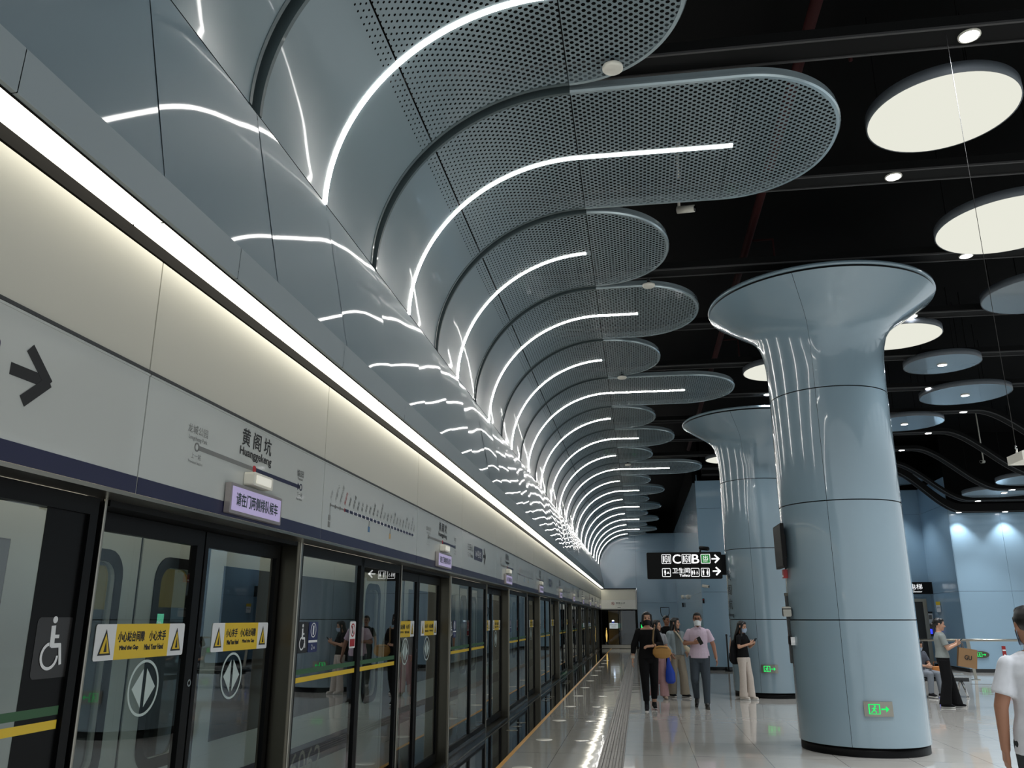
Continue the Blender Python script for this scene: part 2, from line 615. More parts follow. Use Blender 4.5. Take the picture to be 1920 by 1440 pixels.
# left wall above the screen doors: fascia, leaning glossy panels, cap into the void
FZ = 3.31
fas = MB()
y = Y0
FP = [(-1.907, 3.147), (-1.879, 3.147), (-1.877, 3.150), (-1.872, FZ)]
while y < YEND - 0.01:
    y1 = min(y + 1.5, YEND)
    vs = [(x, yy, z) for x, z in FP for yy in (y + 0.002, y1 - 0.002)]
    fas.add(vs, [(2 * i, 2 * i + 1, 2 * i + 3, 2 * i + 2) for i in range(len(FP) - 1)], 0, False)
    y = y1
fas.box((-1.925, Y0, 3.15), (-1.907, YEND, 3.40))
structure(fas, 'wall_left_fascia', FASCIA)
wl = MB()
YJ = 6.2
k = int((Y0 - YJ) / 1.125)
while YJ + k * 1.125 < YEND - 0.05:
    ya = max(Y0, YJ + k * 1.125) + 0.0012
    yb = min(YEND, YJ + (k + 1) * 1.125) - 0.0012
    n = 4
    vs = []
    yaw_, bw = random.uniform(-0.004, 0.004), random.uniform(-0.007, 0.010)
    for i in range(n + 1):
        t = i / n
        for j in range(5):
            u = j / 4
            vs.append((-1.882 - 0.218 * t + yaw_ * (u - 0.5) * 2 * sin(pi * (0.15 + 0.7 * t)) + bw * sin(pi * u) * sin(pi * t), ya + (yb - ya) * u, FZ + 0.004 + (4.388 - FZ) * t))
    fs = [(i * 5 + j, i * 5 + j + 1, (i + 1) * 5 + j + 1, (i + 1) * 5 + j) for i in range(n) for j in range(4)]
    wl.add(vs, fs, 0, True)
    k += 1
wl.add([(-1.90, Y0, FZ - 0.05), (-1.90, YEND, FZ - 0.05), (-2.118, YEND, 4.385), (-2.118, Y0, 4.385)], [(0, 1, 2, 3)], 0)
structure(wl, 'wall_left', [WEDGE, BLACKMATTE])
# back-up wall behind the vault so that the void is closed
structure(MB().box((-3.3, Y0, 2.2), (-3.2, YEND, 7.3)), 'wall_left_void', BLACKMATTE)

# end wall with its joint lines and rounded vault corner
def blue_wall(name, fr, w, h, vj, hj, kink=None, base=0.1, m=None, gap=0.006):
    """panelled enamel wall in frame fr: vertical joints at vj, horizontal joint heights hj"""
    mb = MB()
    xs = [0] + list(vj) + [w]
    zs = [base] + list(hj) + [h]
    for i in range(len(xs) - 1):
        for j in range(len(zs) - 1):
            mb.rect(xs[i] + gap / 2, zs[j] + gap / 2, xs[i + 1] - gap / 2, zs[j + 1] - gap / 2, fr, 0.02, 0.0)
    mb.rect(0.03, 0, w - 0.03, h, fr, 0.05, -0.07, 1)
    mb.rect(0, 0, w, base, fr, 0.012, 0.0, 1)
    return structure(mb, name, [m or BLUEWALL, BLACKGLOSS])

# end wall is open where the end doors stand
blue_wall('wall_end', frY(YEND, -0.12), 2.18, 6.1, [], [2.385, 5.12])
ew = MB()
f = frY(YEND)
prof = [(-2.1 + 0.0, 4.40)] + [(-0.42 - 1.68 * cos(t * pi / 2 / 12), 4.40 + 1.56 * sin(t * pi / 2 / 12)) for t in range(13)]
ew.poly([(-2.2, 3.14), (-0.122, 3.14), (-0.122, 6.1)] + [(-0.42, 6.1)] + prof[::-1], f, 0.02, 0)
structure(ew, 'wall_end_gable', BLUEWALL)
blue_wall('wall_side', Fr((2.04, YEND, 0), (0, -1, 0), EZ), YEND - 27.85, 6.15, [3.2, 6.4, 9.6, 12.8, 16.0], [2.385, 5.12])
blue_wall('wall_middle', frY(27.85, 1.98), 5.0, 5.95, [0.82, 2.4, 3.9], [2.37, 5.03])
blue_wall('wall_right', frY(27.9, 9.74), 6.2, 4.98, [1.5, 3.0, 4.5], [2.36])
blue_wall('wall_recess_side', Fr((9.80, 30.72, 0), (-0.02, -1, 0), EZ), 30.72 - 27.885, 5.9, [], [2.36, 5.04])
blue_wall('wall_recess_back', frY(30.7, 6.9), 2.9, 5.9, [1.3], [2.36, 5.04])
blue_wall('wall_recess_left', Fr((6.96, 27.95, 0), EY, EZ), 2.75, 5.9, [], [2.36])

vb = MB()
vb.box((-3.2, YEND + 0.12, 3.2), (2.2, YEND + 0.2, 7.3)).box((2.1, 27.95, 6.0), (2.2, YEND, 7.3)).box((1.9, 27.95, 5.9), (7.0, 28.05, 7.3))
vb.box((6.9, 30.8, 5.85), (10.4, 30.9, 7.3)).box((9.74, 27.86, 4.97), (16, 28.1, 7.3)).box((9.85, 28.1, 5.85), (9.95, 30.8, 7.3))
structure(vb, 'wall_void', BLACKMATTE)

# ================================================================== VAULT FINS
A_, B_, XC, ZC = 1.68, 1.56, -0.42, 4.40
HW = P / 2 - 0.05            # half width of a fin
def arc(t):                  # t in 0..1 from the springing line to the crown
    a = t * pi / 2
    return XC - A_ * cos(a), ZC + B_ * sin(a)
NARC = 40
ARC = [arc(i / NARC) for i in range(NARC + 1)]
SL = [0.0]
for i in range(NARC):
    SL.append(SL[-1] + math.hypot(ARC[i + 1][0] - ARC[i][0], ARC[i + 1][1] - ARC[i][1]))
def arc_index_x(x):
    return min(range(NARC + 1), key=lambda i: abs(ARC[i][0] - x))
ISEAM = arc_index_x(-1.605)
S_HOLE = SL[arc_index_x(-1.70)]
PERF = perforated('perforated_enamel', (120, 134, 139), S_HOLE, SL[-1] * 0.92, 0.0085, 0.0168)
PERF_TIP = perforated('perforated_tip_enamel', (120, 134, 139), S_HOLE, SL[-1] * 0.92, 0.0085, 0.0168, -1.0)
TH = 0.10

def sheet(mb, rows, lo, hi, m=0):
    """quads between rows of (x,z,s) from y=lo to hi with metric UV"""
    vs, uv = [], []
    for x, z, s_ in rows:
        for yy in (lo, hi):
            vs.append((x, yy, z))
            uv.append((s_, yy))
    fs = [(i * 2, i * 2 + 1, i * 2 + 3, i * 2 + 2) for i in range(len(rows) - 1)]
    mb.add(vs, fs, m, True, uv)

def make_fin(kind):
    xs = {'long': 1.04, 'medium': 0.13, 'short': -0.415}[kind]
    xe = {'long': 2.03, 'medium': 1.04, 'short': 0.53}[kind]
    xl = {'long': 1.07, 'medium': 0.15, 'short': -0.45}[kind]
    zc = ZC + B_
    r = thing('vault_fin', 'x', 'ceiling fin')
    lo, hi = -HW, HW
    mb = MB()
    sheet(mb, [(ARC[i][0], ARC[i][1], SL[i]) for i in range(0, ISEAM)] + [(ARC[ISEAM][0] - 0.006, ARC[ISEAM][1] - 0.006, SL[ISEAM] - 0.006)], lo, hi)
    mb.build('lower_panel', PERF, r)
    mb = MB()
    rows = [(ARC[ISEAM][0] + 0.004, ARC[ISEAM][1] + 0.004, SL[ISEAM] + 0.004)] + [(ARC[i][0], ARC[i][1], SL[i]) for i in range(ISEAM + 1, NARC)] + [(XC - 0.005, zc, SL[-1] - 0.005)]
    sheet(mb, rows, lo, hi)
    mb.build('arched_panel', PERF, r)
    if kind != 'short':
        mb = MB()
        nseg = 4
        sheet(mb, [(XC + 0.005 + (xs - 0.01 - XC) * i / nseg, zc, SL[-1] + 0.005 + (xs - 0.01 - XC) * i / nseg) for i in range(nseg + 1)], lo, hi)
        mb.build('flat_panel', PERF, r)
    mb = MB()
    vs, uv, fs = [], [], []
    N = 28
    tip = []
    for i in range(N + 1):
        a = i / N * pi / 2
        x = xs + (xe - xs) * sin(a)
        w = HW * cos(a) ** 0.92 if i < N else 0.004
        tip.append((x, w))
        for yy in (-w, w):
            vs.append((x, yy, zc))
            uv.append((SL[-1] + x - XC, yy))
    fs = [(i * 2, i * 2 + 1, i * 2 + 3, i * 2 + 2) for i in range(N)]
    mb.add(vs, fs, 0, True, uv)
    mb.build('round_tip_panel', PERF_TIP, r)
    # side rims: arc and tip edge bands of thickness TH, going outward/upward
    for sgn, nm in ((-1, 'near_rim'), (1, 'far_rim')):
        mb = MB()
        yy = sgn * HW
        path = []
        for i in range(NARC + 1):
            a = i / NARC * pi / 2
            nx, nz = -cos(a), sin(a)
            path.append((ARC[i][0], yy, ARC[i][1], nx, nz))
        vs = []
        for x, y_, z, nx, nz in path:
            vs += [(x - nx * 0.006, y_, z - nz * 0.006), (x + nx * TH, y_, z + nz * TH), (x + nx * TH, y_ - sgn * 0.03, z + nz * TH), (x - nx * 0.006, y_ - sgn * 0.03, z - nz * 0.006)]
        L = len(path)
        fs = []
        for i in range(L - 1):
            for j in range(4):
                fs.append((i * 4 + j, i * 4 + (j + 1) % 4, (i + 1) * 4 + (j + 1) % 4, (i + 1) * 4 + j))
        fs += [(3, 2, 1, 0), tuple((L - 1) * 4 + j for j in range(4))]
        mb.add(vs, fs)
        mb.build(nm, RIMSHADE, r)
    mb = MB()
    edge = [(XC, -HW), ] + [(x, -w) for x, w in tip[:-1]] + [(xe, 0)] + [(x, w) for x, w in tip[:-1][::-1]] + [(XC, HW)]
    if kind == 'short':
        edge = edge[1:-1]
    # rolled lip: two steps catch the light like the folded metal edge
    sec = [(0.0, -0.006), (0.012, 0.010), (0.012, 0.035), (0.0, 0.045), (0.0, 0.085), (-0.03, 0.085), (-0.03, -0.006)]
    vs, fs = [], []
    n = len(edge)
    for i, (x, yv) in enumerate(edge):
        x0, y0 = edge[max(i - 1, 0)]
        x1, y1 = edge[min(i + 1, n - 1)]
        tx, ty = x1 - x0, y1 - y0
        l = math.hypot(tx, ty) or 1
        nx, ny = ty / l, -tx / l
        vs += [(x + nx * o, yv + ny * o, zc + h) for o, h in sec]
    K = len(sec)
    for i in range(n - 1):
        for j in range(K):
            fs.append((i * K + j, i * K + (j + 1) % K, (i + 1) * K + (j + 1) % K, (i + 1) * K + j))
    mb.add(vs, fs)
    mb.build('tip_rim', RIM, r)
    # LED line down the middle
    mb = MB()
    pts = [(ARC[i][0], ARC[i][1], i / NARC * pi / 2) for i in range(NARC + 1) if ARC[i][0] <= xl] + ([(xl, zc, pi / 2)] if xl > XC else [])
    vs, fs = [], []
    for x, z, a in pts:
        ix, iz = cos(a) * 1, -sin(a)
        for yy, o in ((-0.024, -0.01), (-0.024, 0.006), (0.024, 0.006), (0.024, -0.01)):
            vs.append((x + ix * o, yy, z + iz * o))
    L = len(pts)
    for i in range(L - 1):
        for j in range(4):
            fs.append((i * 4 + j, i * 4 + (j + 1) % 4, (i + 1) * 4 + (j + 1) % 4, (i + 1) * 4 + j))
    fs += [(0, 1, 2, 3), tuple((L - 1) * 4 + j for j in (3, 2, 1, 0))]
    mb.add(vs, fs)
    mb.build('led_strip', LED, r)
    return r

PAT = {}
for k in range(-1, 19):
    PAT[k] = 'short' if k % 2 == 0 else ('long' if k in (1, 5, 9) else 'medium')
proto = {q: make_fin(q) for q in ('long', 'medium', 'short')}
used = set()
for i, k in enumerate(range(-1, 19)):
    q = PAT[k]
    y = 7.30 + P * (k - 1)
    desc = {'long': 'long round-ended', 'medium': 'middle-length round-ended', 'short': 'short round-ended'}[q]
    lab = '%s perforated ceiling fin, %s of the vault fins from the camera' % (desc, ORD[i])
    if q not in used:
        used.add(q)
        proto[q].location = (0, y, 0)
        proto[q]['label'] = lab
        proto[q]['group'] = 'perforated fins of the vault'
    else:
        dup(proto[q], (0, y, 0), label=lab, group='perforated fins of the vault')

# small round speakers under the fin edges
def puck(x, y, z, lab):
    t = thing('ceiling_speaker', lab, 'speaker', (x, y, z), group='round speakers under the fins')
    MB().lathe([(0.0, 0.0), (0.075, 0.0), (0.085, 0.008), (0.085, 0.03), (0.06, 0.04)], 28).build('grille', PLASTIC, t)
    MB().lathe([(0.06, 0.04), (0.02, 0.075), (0.02, 0.12)], 16).build('bracket', GREYDARK, t)
puck(-0.04, 5.87, 5.88, 'white round speaker near the far edge of the second fin')
puck(0.30, 10.62, 5.90, 'white round speaker between the fourth and fifth fins')
puck(-0.15, 15.0, 5.88, 'white round speaker under the second long fin')
puck(-0.17, 24.2, 5.88, 'white round speaker under the third long fin, farthest one')

# ================================================================== COVE LIGHT
cv = thing('cove_light', 'continuous glowing white light trough above the white platform door headers', 'light', (0, 0, 3.15))
mb = MB()
mb.box((-1.907, Y0, -0.006), (-1.898, YEND, 0.02)).box((-2.10, Y0, 0.03), (-1.90, YEND, 0.06)).box((-2.14, Y0, -0.055), (-2.05, YEND, 0.003))
mb.build('housing', GAP, cv)
MB().tube([(-2.43, Y0, -0.99), (-2.43, YEND, -0.99)], 0.016, 8).build('train_fill_tube', emission('train_fill_tube', (255, 244, 226), 2.4), cv)  # added fill tube, unseen behind the headers, brightens the train
y = -3.1
while y < YEND:
    y1 = min(y + 1.5, YEND)
    MB().box((-2.05, y + 0.006, 0.0), (-1.908, y1 - 0.006, 0.012)).build('diffuser', COVE, cv)
    y += 1.5

# ================================================================== PLATFORM DOOR HEADERS
HX = -2.05
def header(idx, y0, y1, kind, lab):
    t = thing('header_panel', lab, 'header panel', (HX, y0, 2.03), group='white headers over the platform doors')
    w = y1 - y0
    g = 0.004
    MB().box((-0.03, g, 0.545), (0, w - g, 1.055)).build('upper_panel', CREAM, t)
    lo = MB().box((-0.03, g, 0.022), (0.004, w - g, 0.535))
    lo.box((-0.035, g, 0.524), (0.009, w - g, 0.533))
    lo.build('lower_panel', WHITE, t)
    MB().box((-0.03, 0, 0.534), (0.012, w, 0.547)).build('joint_strip', GREYDARK, t)
    fr = Fr((0.004, 0, 0), EY, EZ)
    MB().rect(g, 0.018, w - g, 0.088, fr, 0.002, 0.0).build('navy_stripe', NAVY, t)
    MB().box((-0.14, 0, -0.0), (0.008, w, 0.016)).build('bottom_trim', STEEL, t)
    if kind == 'none' or w < 1.9:
        return t
    ink = MB()
    mats = [BLACKINK, GREYINK, NAVY, REDINK, WHITEINK]
    if kind == 'station':
        zc = 0.302
        ink.text('龙城公园', 0.345, zc + 0.058, fr, h=0.042, w=0.185, m=1)
        ink.text('Longcheng Park', 0.36, zc + 0.022, fr, h=0.026, w=0.17, m=1)
        ink.text('上一站', 0.395, zc - 0.058, fr, h=0.028, w=0.09, m=1)
        ink.text('Previous Station', 0.375, zc - 0.082, fr, h=0.015, w=0.13, m=1)
        ink.rect(0.46, zc - 0.012, 1.05, zc + 0.010, fr, 0.001, 0.001, 1)
        ink.rect(1.05, zc - 0.012, 1.66, zc + 0.010, fr, 0.001, 0.001, 2)
        ink.poly([(1.65, zc - 0.022), (1.69, zc), (1.65, zc + 0.022)], fr, 0.001, 0.001, 2)
        ink.ring(ell(0.44, zc, 0.022, 0.022), ell(0.44, zc, 0.014, 0.014), fr, 0.001, 0.001, 1)
        ink.disk(1.05, zc, 0.020, fr, 0.002, 0.001, 3)
        ink.ring(ell(1.70, zc, 0.022, 0.022), ell(1.70, zc, 0.014, 0.014), fr, 0.001, 0.001, 2)
        for i, c in enumerate('黄阁坑'):
            ink.text(c, 0.885 + i * 0.132, zc + 0.106, fr, h=0.092, w=0.092, bold=0.0016)
        ink.text('Huanggekeng', 0.87, zc + 0.040, fr, h=0.056, w=0.385, bold=0.0018)
        ink.text('愉园', 1.63, zc + 0.062, fr, h=0.042, w=0.10)
        ink.text('Yuyuan', 1.64, zc + 0.036, fr, h=0.022, w=0.08)
        ink.text('下一站', 1.645, zc - 0.060, fr, h=0.026, w=0.085)
        ink.text('Next Station', 1.64, zc - 0.082, fr, h=0.014, w=0.09)
    elif kind == 'map':
        zc = 0.262
        names = ['大运', '大运中心', '龙城公园', '黄阁坑', '愉园', '回龙埔', '尚景', '盛平', '龙园', '双龙', '新塘围', '龙东', '宝龙同乐', '坪山', '新和', '六和', '坪山围', '坪环', '江岭', '沙壆', '燕子湖', '石井', '技术大学', '田心']
        x0, x1 = 0.14, w - 0.12
        st = (x1 - x0) / 23
        ink.rect(x0, zc - 0.006, x0 + 3 * st, zc + 0.006, fr, 0.001, 0.001, 1)
        ink.rect(x0 + 3 * st, zc - 0.010, x1, zc + 0.010, fr, 0.001, 0.001, 2)
        for i, nme in enumerate(names):
            xx = x0 + i * st
            c = 1 if i < 3 else (3 if i == 3 else 0)
            ink.ring(ell(xx, zc, 0.010, 0.014, 12), ell(xx, zc, 0.006, 0.008, 12), fr, 0.001, 0.002, 4 if i > 3 else c)
            hh = 0.032
            ink.text(nme, xx + 0.010, zc + 0.030, fr, h=hh, w=hh * 1.1 * len(nme), m=c, rot=radians(62))
        for i, cc in ((0, 1), (1, 1)):
            ink.rect(x0 - 0.024, zc - 0.105 - i * 0.045, x0 + 0.014, zc - 0.068 - i * 0.045, fr, 0.001, 0.001, cc)
        ink.rect(x0 - 0.002, zc - 0.068, x0 + 0.002, zc, fr, 0.001, 0.001, 1)
        for i, cc in ((9, 5), (15, 6)):
            ink.rect(x0 + i * st - 0.002, zc - 0.06, x0 + i * st + 0.002, zc, fr, 0.001, 0.001, 0)
            ink.rect(x0 + i * st - 0.022, zc - 0.10, x0 + i * st + 0.022, zc - 0.058, fr, 0.001, 0.001, cc)
        mats = mats + [mat('line_blue', (70, 110, 150), 0.5), mat('line_tan', (190, 160, 110), 0.5)]
    elif kind == 'arrow':
        ax = 1.66 if idx < 0 else 1.36
        zc = 0.325
        bx = ax - 0.62
        ink.rect(bx, zc - 0.085, ax - 0.06, zc + 0.085, fr, 0.001, 0.001, 2, r=0.02)
        ink.text('16号线', bx + 0.08, zc - 0.045, fr, h=0.09, w=0.40, m=4, off=0.003)
        ink.text('往田心', bx - 0.42, zc + 0.005, fr, h=0.085, w=0.36)
        ink.text('To Tianxin', bx - 0.41, zc - 0.075, fr, h=0.05, w=0.34)
        ink.line2((ax, zc), (ax + 0.165, zc), 0.042, fr, 0.001, 0.001)
        ink.line2((ax + 0.075, zc + 0.095), (ax + 0.19, zc - 0.005), 0.042, fr, 0.001, 0.0013)
        ink.line2((ax + 0.075, zc - 0.095), (ax + 0.19, zc + 0.005), 0.042, fr, 0.001, 0.0016)
    ink.build('lettering', mats, t)
    return t

H0 = 3.145
header(-1, 0.70, H0, 'arrow', 'white header panel with a large black arrow, at the left edge of the photo')
for k in range(10):
    a = H0 + DP * k
    header(2 * k, a, a + 2.08, 'station', 'white header panel with black station name and line, over the %s door from the camera' % ORD[k])
    b1 = min(a + DP, YEND - 0.5)
    if k % 2 == 0:
        header(2 * k + 1, a + 2.08, b1, 'map', 'white header panel with a slanted-lettering line map, just beyond the %s door' % ORD[k])
    else:
        header(2 * k + 1, a + 2.08, b1, 'arrow', 'white header panel with navy box and small arrow, just beyond the %s door' % ORD[k])

# door lamp boxes and message screens on the headers
for k in range(10):
    yc = 4.20 + DP * k
    t = thing('door_lamp', 'small white lamp box above the message screen of the %s door' % ORD[k], 'lamp', (HX + 0.006, yc - 0.115, 2.265), group='lamp boxes over the doors')
    MB().poly(rrect(0, -0.035, 0.24, 0.035, 0.012), Fr((0, 0, 0), EY, EZ), 0.055, 0.0).build('lamp_housing', PLASTIC, t)
    MB().poly(rrect(0.03, -0.022, 0.21, 0.022, 0.008), Fr((0.056, 0, 0), EY, EZ), 0.004, 0.0).build('lamp_lens', mat('lens_white', (236, 232, 220), 0.3, emit=0.15), t)
    t = thing('door_screen', 'purple-white message screen under the lamp box of the %s door' % ORD[k], 'screen', (HX + 0.009, yc - 0.31, 2.05), group='message screens over the doors')
    f0 = Fr((0, 0, 0), EY, EZ)
    MB().poly(rrect(0, 0.012, 0.62, 0.165, 0.006), f0, 0.03, 0.0).build('screen_frame', mat('silver_frame', (168, 160, 158), 0.35, metal=0.6), t)
    MB().rect(0.018, 0.028, 0.602, 0.149, Fr((0.0305, 0, 0), EY, EZ), 0.002, 0.0).build('screen_face', mat('lcd_purple', (160, 146, 190), 0.25, emit=0.17, ergb=(190, 180, 214)), t)
    MB().text('请在门两侧排队候车', 0.06, 0.056, Fr((0.033, 0, 0), EY, EZ), h=0.066, w=0.50, bold=0.0014).build('message', mat('lcd_ink', (20, 50, 52), 0.5), t)

# ================================================================== SCREEN DOORS
PX = -2.19
DX = -2.31
GX = -2.20
def sticker_strip(mb, y0, z0, w, h, fr, flip=False):
    """yellow warning strip with white ends and two warning triangles; material slots 0 white 1 yellow 2 black"""
    mb.rect(y0, z0, y0 + w, z0 + h, fr, 0.002, 0.0, 0, r=0.012)
    mb.rect(y0 + 0.20 * w, z0, y0 + 0.80 * w, z0 + h, fr, 0.002, 0.0006, 1)
    for cx in (0.10, 0.90):
        x = y0 + cx * w
        mb.poly([(x - 0.045, z0 + 0.022), (x + 0.045, z0 + 0.022), (x, z0 + h - 0.022)], fr, 0.001, 0.0026, 2)
        mb.poly([(x - 0.033, z0 + 0.030), (x + 0.033, z0 + 0.030), (x, z0 + h - 0.040)], fr, 0.001, 0.0038, 1)
        mb.poly([(x - 0.008, z0 + 0.036), (x + 0.012, z0 + 0.036), (x + 0.003, z0 + 0.085)], fr, 0.001, 0.005, 2)
    if flip:
        tt, te = ('小心夹手', '小心站台间隙'), ('Mind Your Hand', 'Mind the Gap')
        ww = (0.20, 0.29)
    else:
        tt, te = ('小心站台间隙', '小心夹手'), ('Mind the Gap', 'Mind Your Hand')
        ww = (0.29, 0.20)
    mb.text(tt[0], y0 + 0.225 * w, z0 + 0.075, fr, h=0.045, w=ww[0] * w * 0.98, off=0.003, m=2, bold=0.0016)
    mb.text(tt[1], y0 + 0.225 * w + (ww[0] + 0.05) * w, z0 + 0.075, fr, h=0.045, w=ww[1] * w * 0.98, off=0.003, m=2, bold=0.0016)
    mb.text(te[0], y0 + 0.25 * w, z0 + 0.035, fr, h=0.024, w=0.20 * w, off=0.003, m=2, bold=0.0016)
    mb.text(te[1], y0 + 0.52 * w, z0 + 0.035, fr, h=0.024, w=0.22 * w, off=0.003, m=2, bold=0.0016)

def frame_rect(mb, y0, z0, y1, z1, wl_, wr, wb, wt, x0, x1, m=0):
    mb.box((x0, y0, z0), (x1, y0 + wl_, z1), m).box((x0, y1 - wr, z0), (x1, y1, z1), m)
    mb.box((x0, y0 + wl_, z0), (x1, y1 - wr, z0 + wb), m).box((x0, y0 + wl_, z1 - wt), (x1, y1 - wr, z1), m)

ZT = 2.00
def make_door():
    t = thing('screen_door', 'x', 'platform door', group='platform screen doors')
    # opening is 3.17..5.23, local 0..2.06
    for side in (0, 1):
        y0, y1 = (0.06, 1.025) if side == 0 else (1.04, 2.0)
        mb = MB()
        frame_rect(mb, y0, 0.03, y1, ZT, 0.05 if side == 0 else 0.035, 0.07 if side == 0 else 0.05, 0.09, 0.08, -0.02, 0.02)
        leaf = mb.build('door_leaf', BLACKFRAME, t)
        MB().box((-0.006, y0 + 0.03, 0.08), (0.006, y1 - 0.03, ZT - 0.05)).build('pane', GLASS, leaf)
        fr = Fr((0.0075, 0, 0), EY, EZ)
        mb = MB()
        if side == 0:
            sticker_strip(mb, 0.21, 1.375, 0.72, 0.152, fr)
        else:
            sticker_strip(mb, 1.22, 1.375, 0.70, 0.152, fr, True)
        mb.build('warning_sticker', [WHITEINK, YELLOW, BLACKINK], leaf)
        mb = MB()
        cy = 0.62 if side == 0 else 1.49
        mb.ring(ell(cy, 1.24, 0.125, 0.125, 40), ell(cy, 1.24, 0.113, 0.113, 40), fr, 0.001, 0.0)
        for sg in (-1, 1):
            mb.poly([(cy + sg * 0.014, 1.24 - 0.085), (cy + sg * 0.014, 1.24 + 0.085), (cy + sg * 0.095, 1.24)], fr, 0.001, 0.0)
        mb.build('door_symbol', mat('frosted_mark', (196, 210, 206), 0.5), leaf)
        if side == 0:
            MB().ring(ell(1.0, 1.235, 0.018, 0.018), ell(1.0, 1.235, 0.010, 0.010), Fr((0.021, 0, 0), EY, EZ), 0.004, 0.0).build('lock', CHROME, leaf)
    MB().box((-0.05, 0.015, 0.0), (0.13, 2.014, 0.022)).build('sill', STEELDARK, t)
    mb = MB().box((-0.05, 0.015, ZT + 0.004), (0.13, 2.014, 2.05))
    mb.build('transom', BLACKFRAME, t)
    return t

def make_post():
    t = thing('steel_post', 'x', 'post', group='steel posts of the platform doors')
    mb = MB()
    mb.poly(rrect(0.0, 0.0, 0.15, 0.06, 0.015), Fr((-0.13, 0, 0), EX, EY), 2.045, 0.0)
    mb.build('post_body', STEELDARK, t)
    MB().poly(rrect(0.0, 0.022, 0.014, 0.056, 0.006), Fr((0.012, 0, 0), EX, EY), 2.043, 0.001).build('bright_edge', STEEL, t)
    return t

def make_fixed(num):
    t = thing('fixed_glass_panel', 'x', 'glass panel', group='fixed glass panels between the doors')
    # bay from 5.25 to 7.65, local 0..2.40 ; front plane x=0 (PX)
    mb = MB()
    frame_rect(mb, 0.0, 0.10, 2.40, 2.028, 0.07, 0.05, 0.05, 0.07, -0.05, 0.0)
    mb.box((-0.05, 1.26, 0.10), (0.0, 1.34, 2.028))
    mb.build('frame', BLACKFRAME, t)
    MB().box((-0.06, 0.0, 0.0), (0.01, 2.40, 0.10)).build('plinth', BLACKGLOSS, t)
    for a, b in ((0.05, 1.28), (1.32, 2.37)):
        MB().box((-0.028, a, 0.13), (-0.016, b, 2.0)).build('pane', GLASS, t)
    fr = Fr((-0.0155, 0, 0), EY, EZ)
    for nm, z0, z1, mm in (('green_stripe', 1.200, 1.232, mat('stripe_green', (52, 96, 60), 0.5)), ('yellow_stripe', 1.150, 1.182, YELLOW)):
        mb = MB()
        mb.rect(0.10, z0, 1.25, z1, fr, 0.001, 0.0).rect(1.35, z0, 2.34, z1, fr, 0.001, 0.0)
        mb.build(nm, mm, t)
    return t

def wheelchair(mb, cx, cz, s, fr, m=0, flip=1, off=0.003):
    X = lambda x: cx + flip * x * s
    Z = lambda z: cz + z * s
    o_ = [off]
    def nx():
        o_[0] += 0.00025
        return o_[0]
    mb.disk(X(0.02), Z(0.40), 0.055 * s, fr, 0.001, off, m, 16)
    mb.line2((X(0.0), Z(0.31)), (X(0.02), Z(-0.02)), 0.10 * s, fr, 0.001, nx(), m)
    mb.line2((X(0.0), Z(0.14)), (X(0.16), Z(0.14)), 0.055 * s, fr, 0.001, nx(), m)
    mb.line2((X(0.0), Z(0.0)), (X(0.22), Z(0.0)), 0.07 * s, fr, 0.001, nx(), m)
    mb.line2((X(0.20), Z(0.02)), (X(0.27), Z(-0.30)), 0.06 * s, fr, 0.001, nx(), m)
    aa = [radians(100 + i * 13) for i in range(21)]
    wo = [(X(-0.02 + 0.215 * cos(a)), Z(-0.16 + 0.215 * sin(a))) for a in aa]
    wi = [(X(-0.02 + 0.165 * cos(a)), Z(-0.16 + 0.165 * sin(a))) for a in aa]
    z_ = nx() + 0.001
    mb.add([fr.p(x, y, z_) for x, y in wo + wi], [(i, i + 1, 21 + i + 1, 21 + i) for i in range(20)], m)

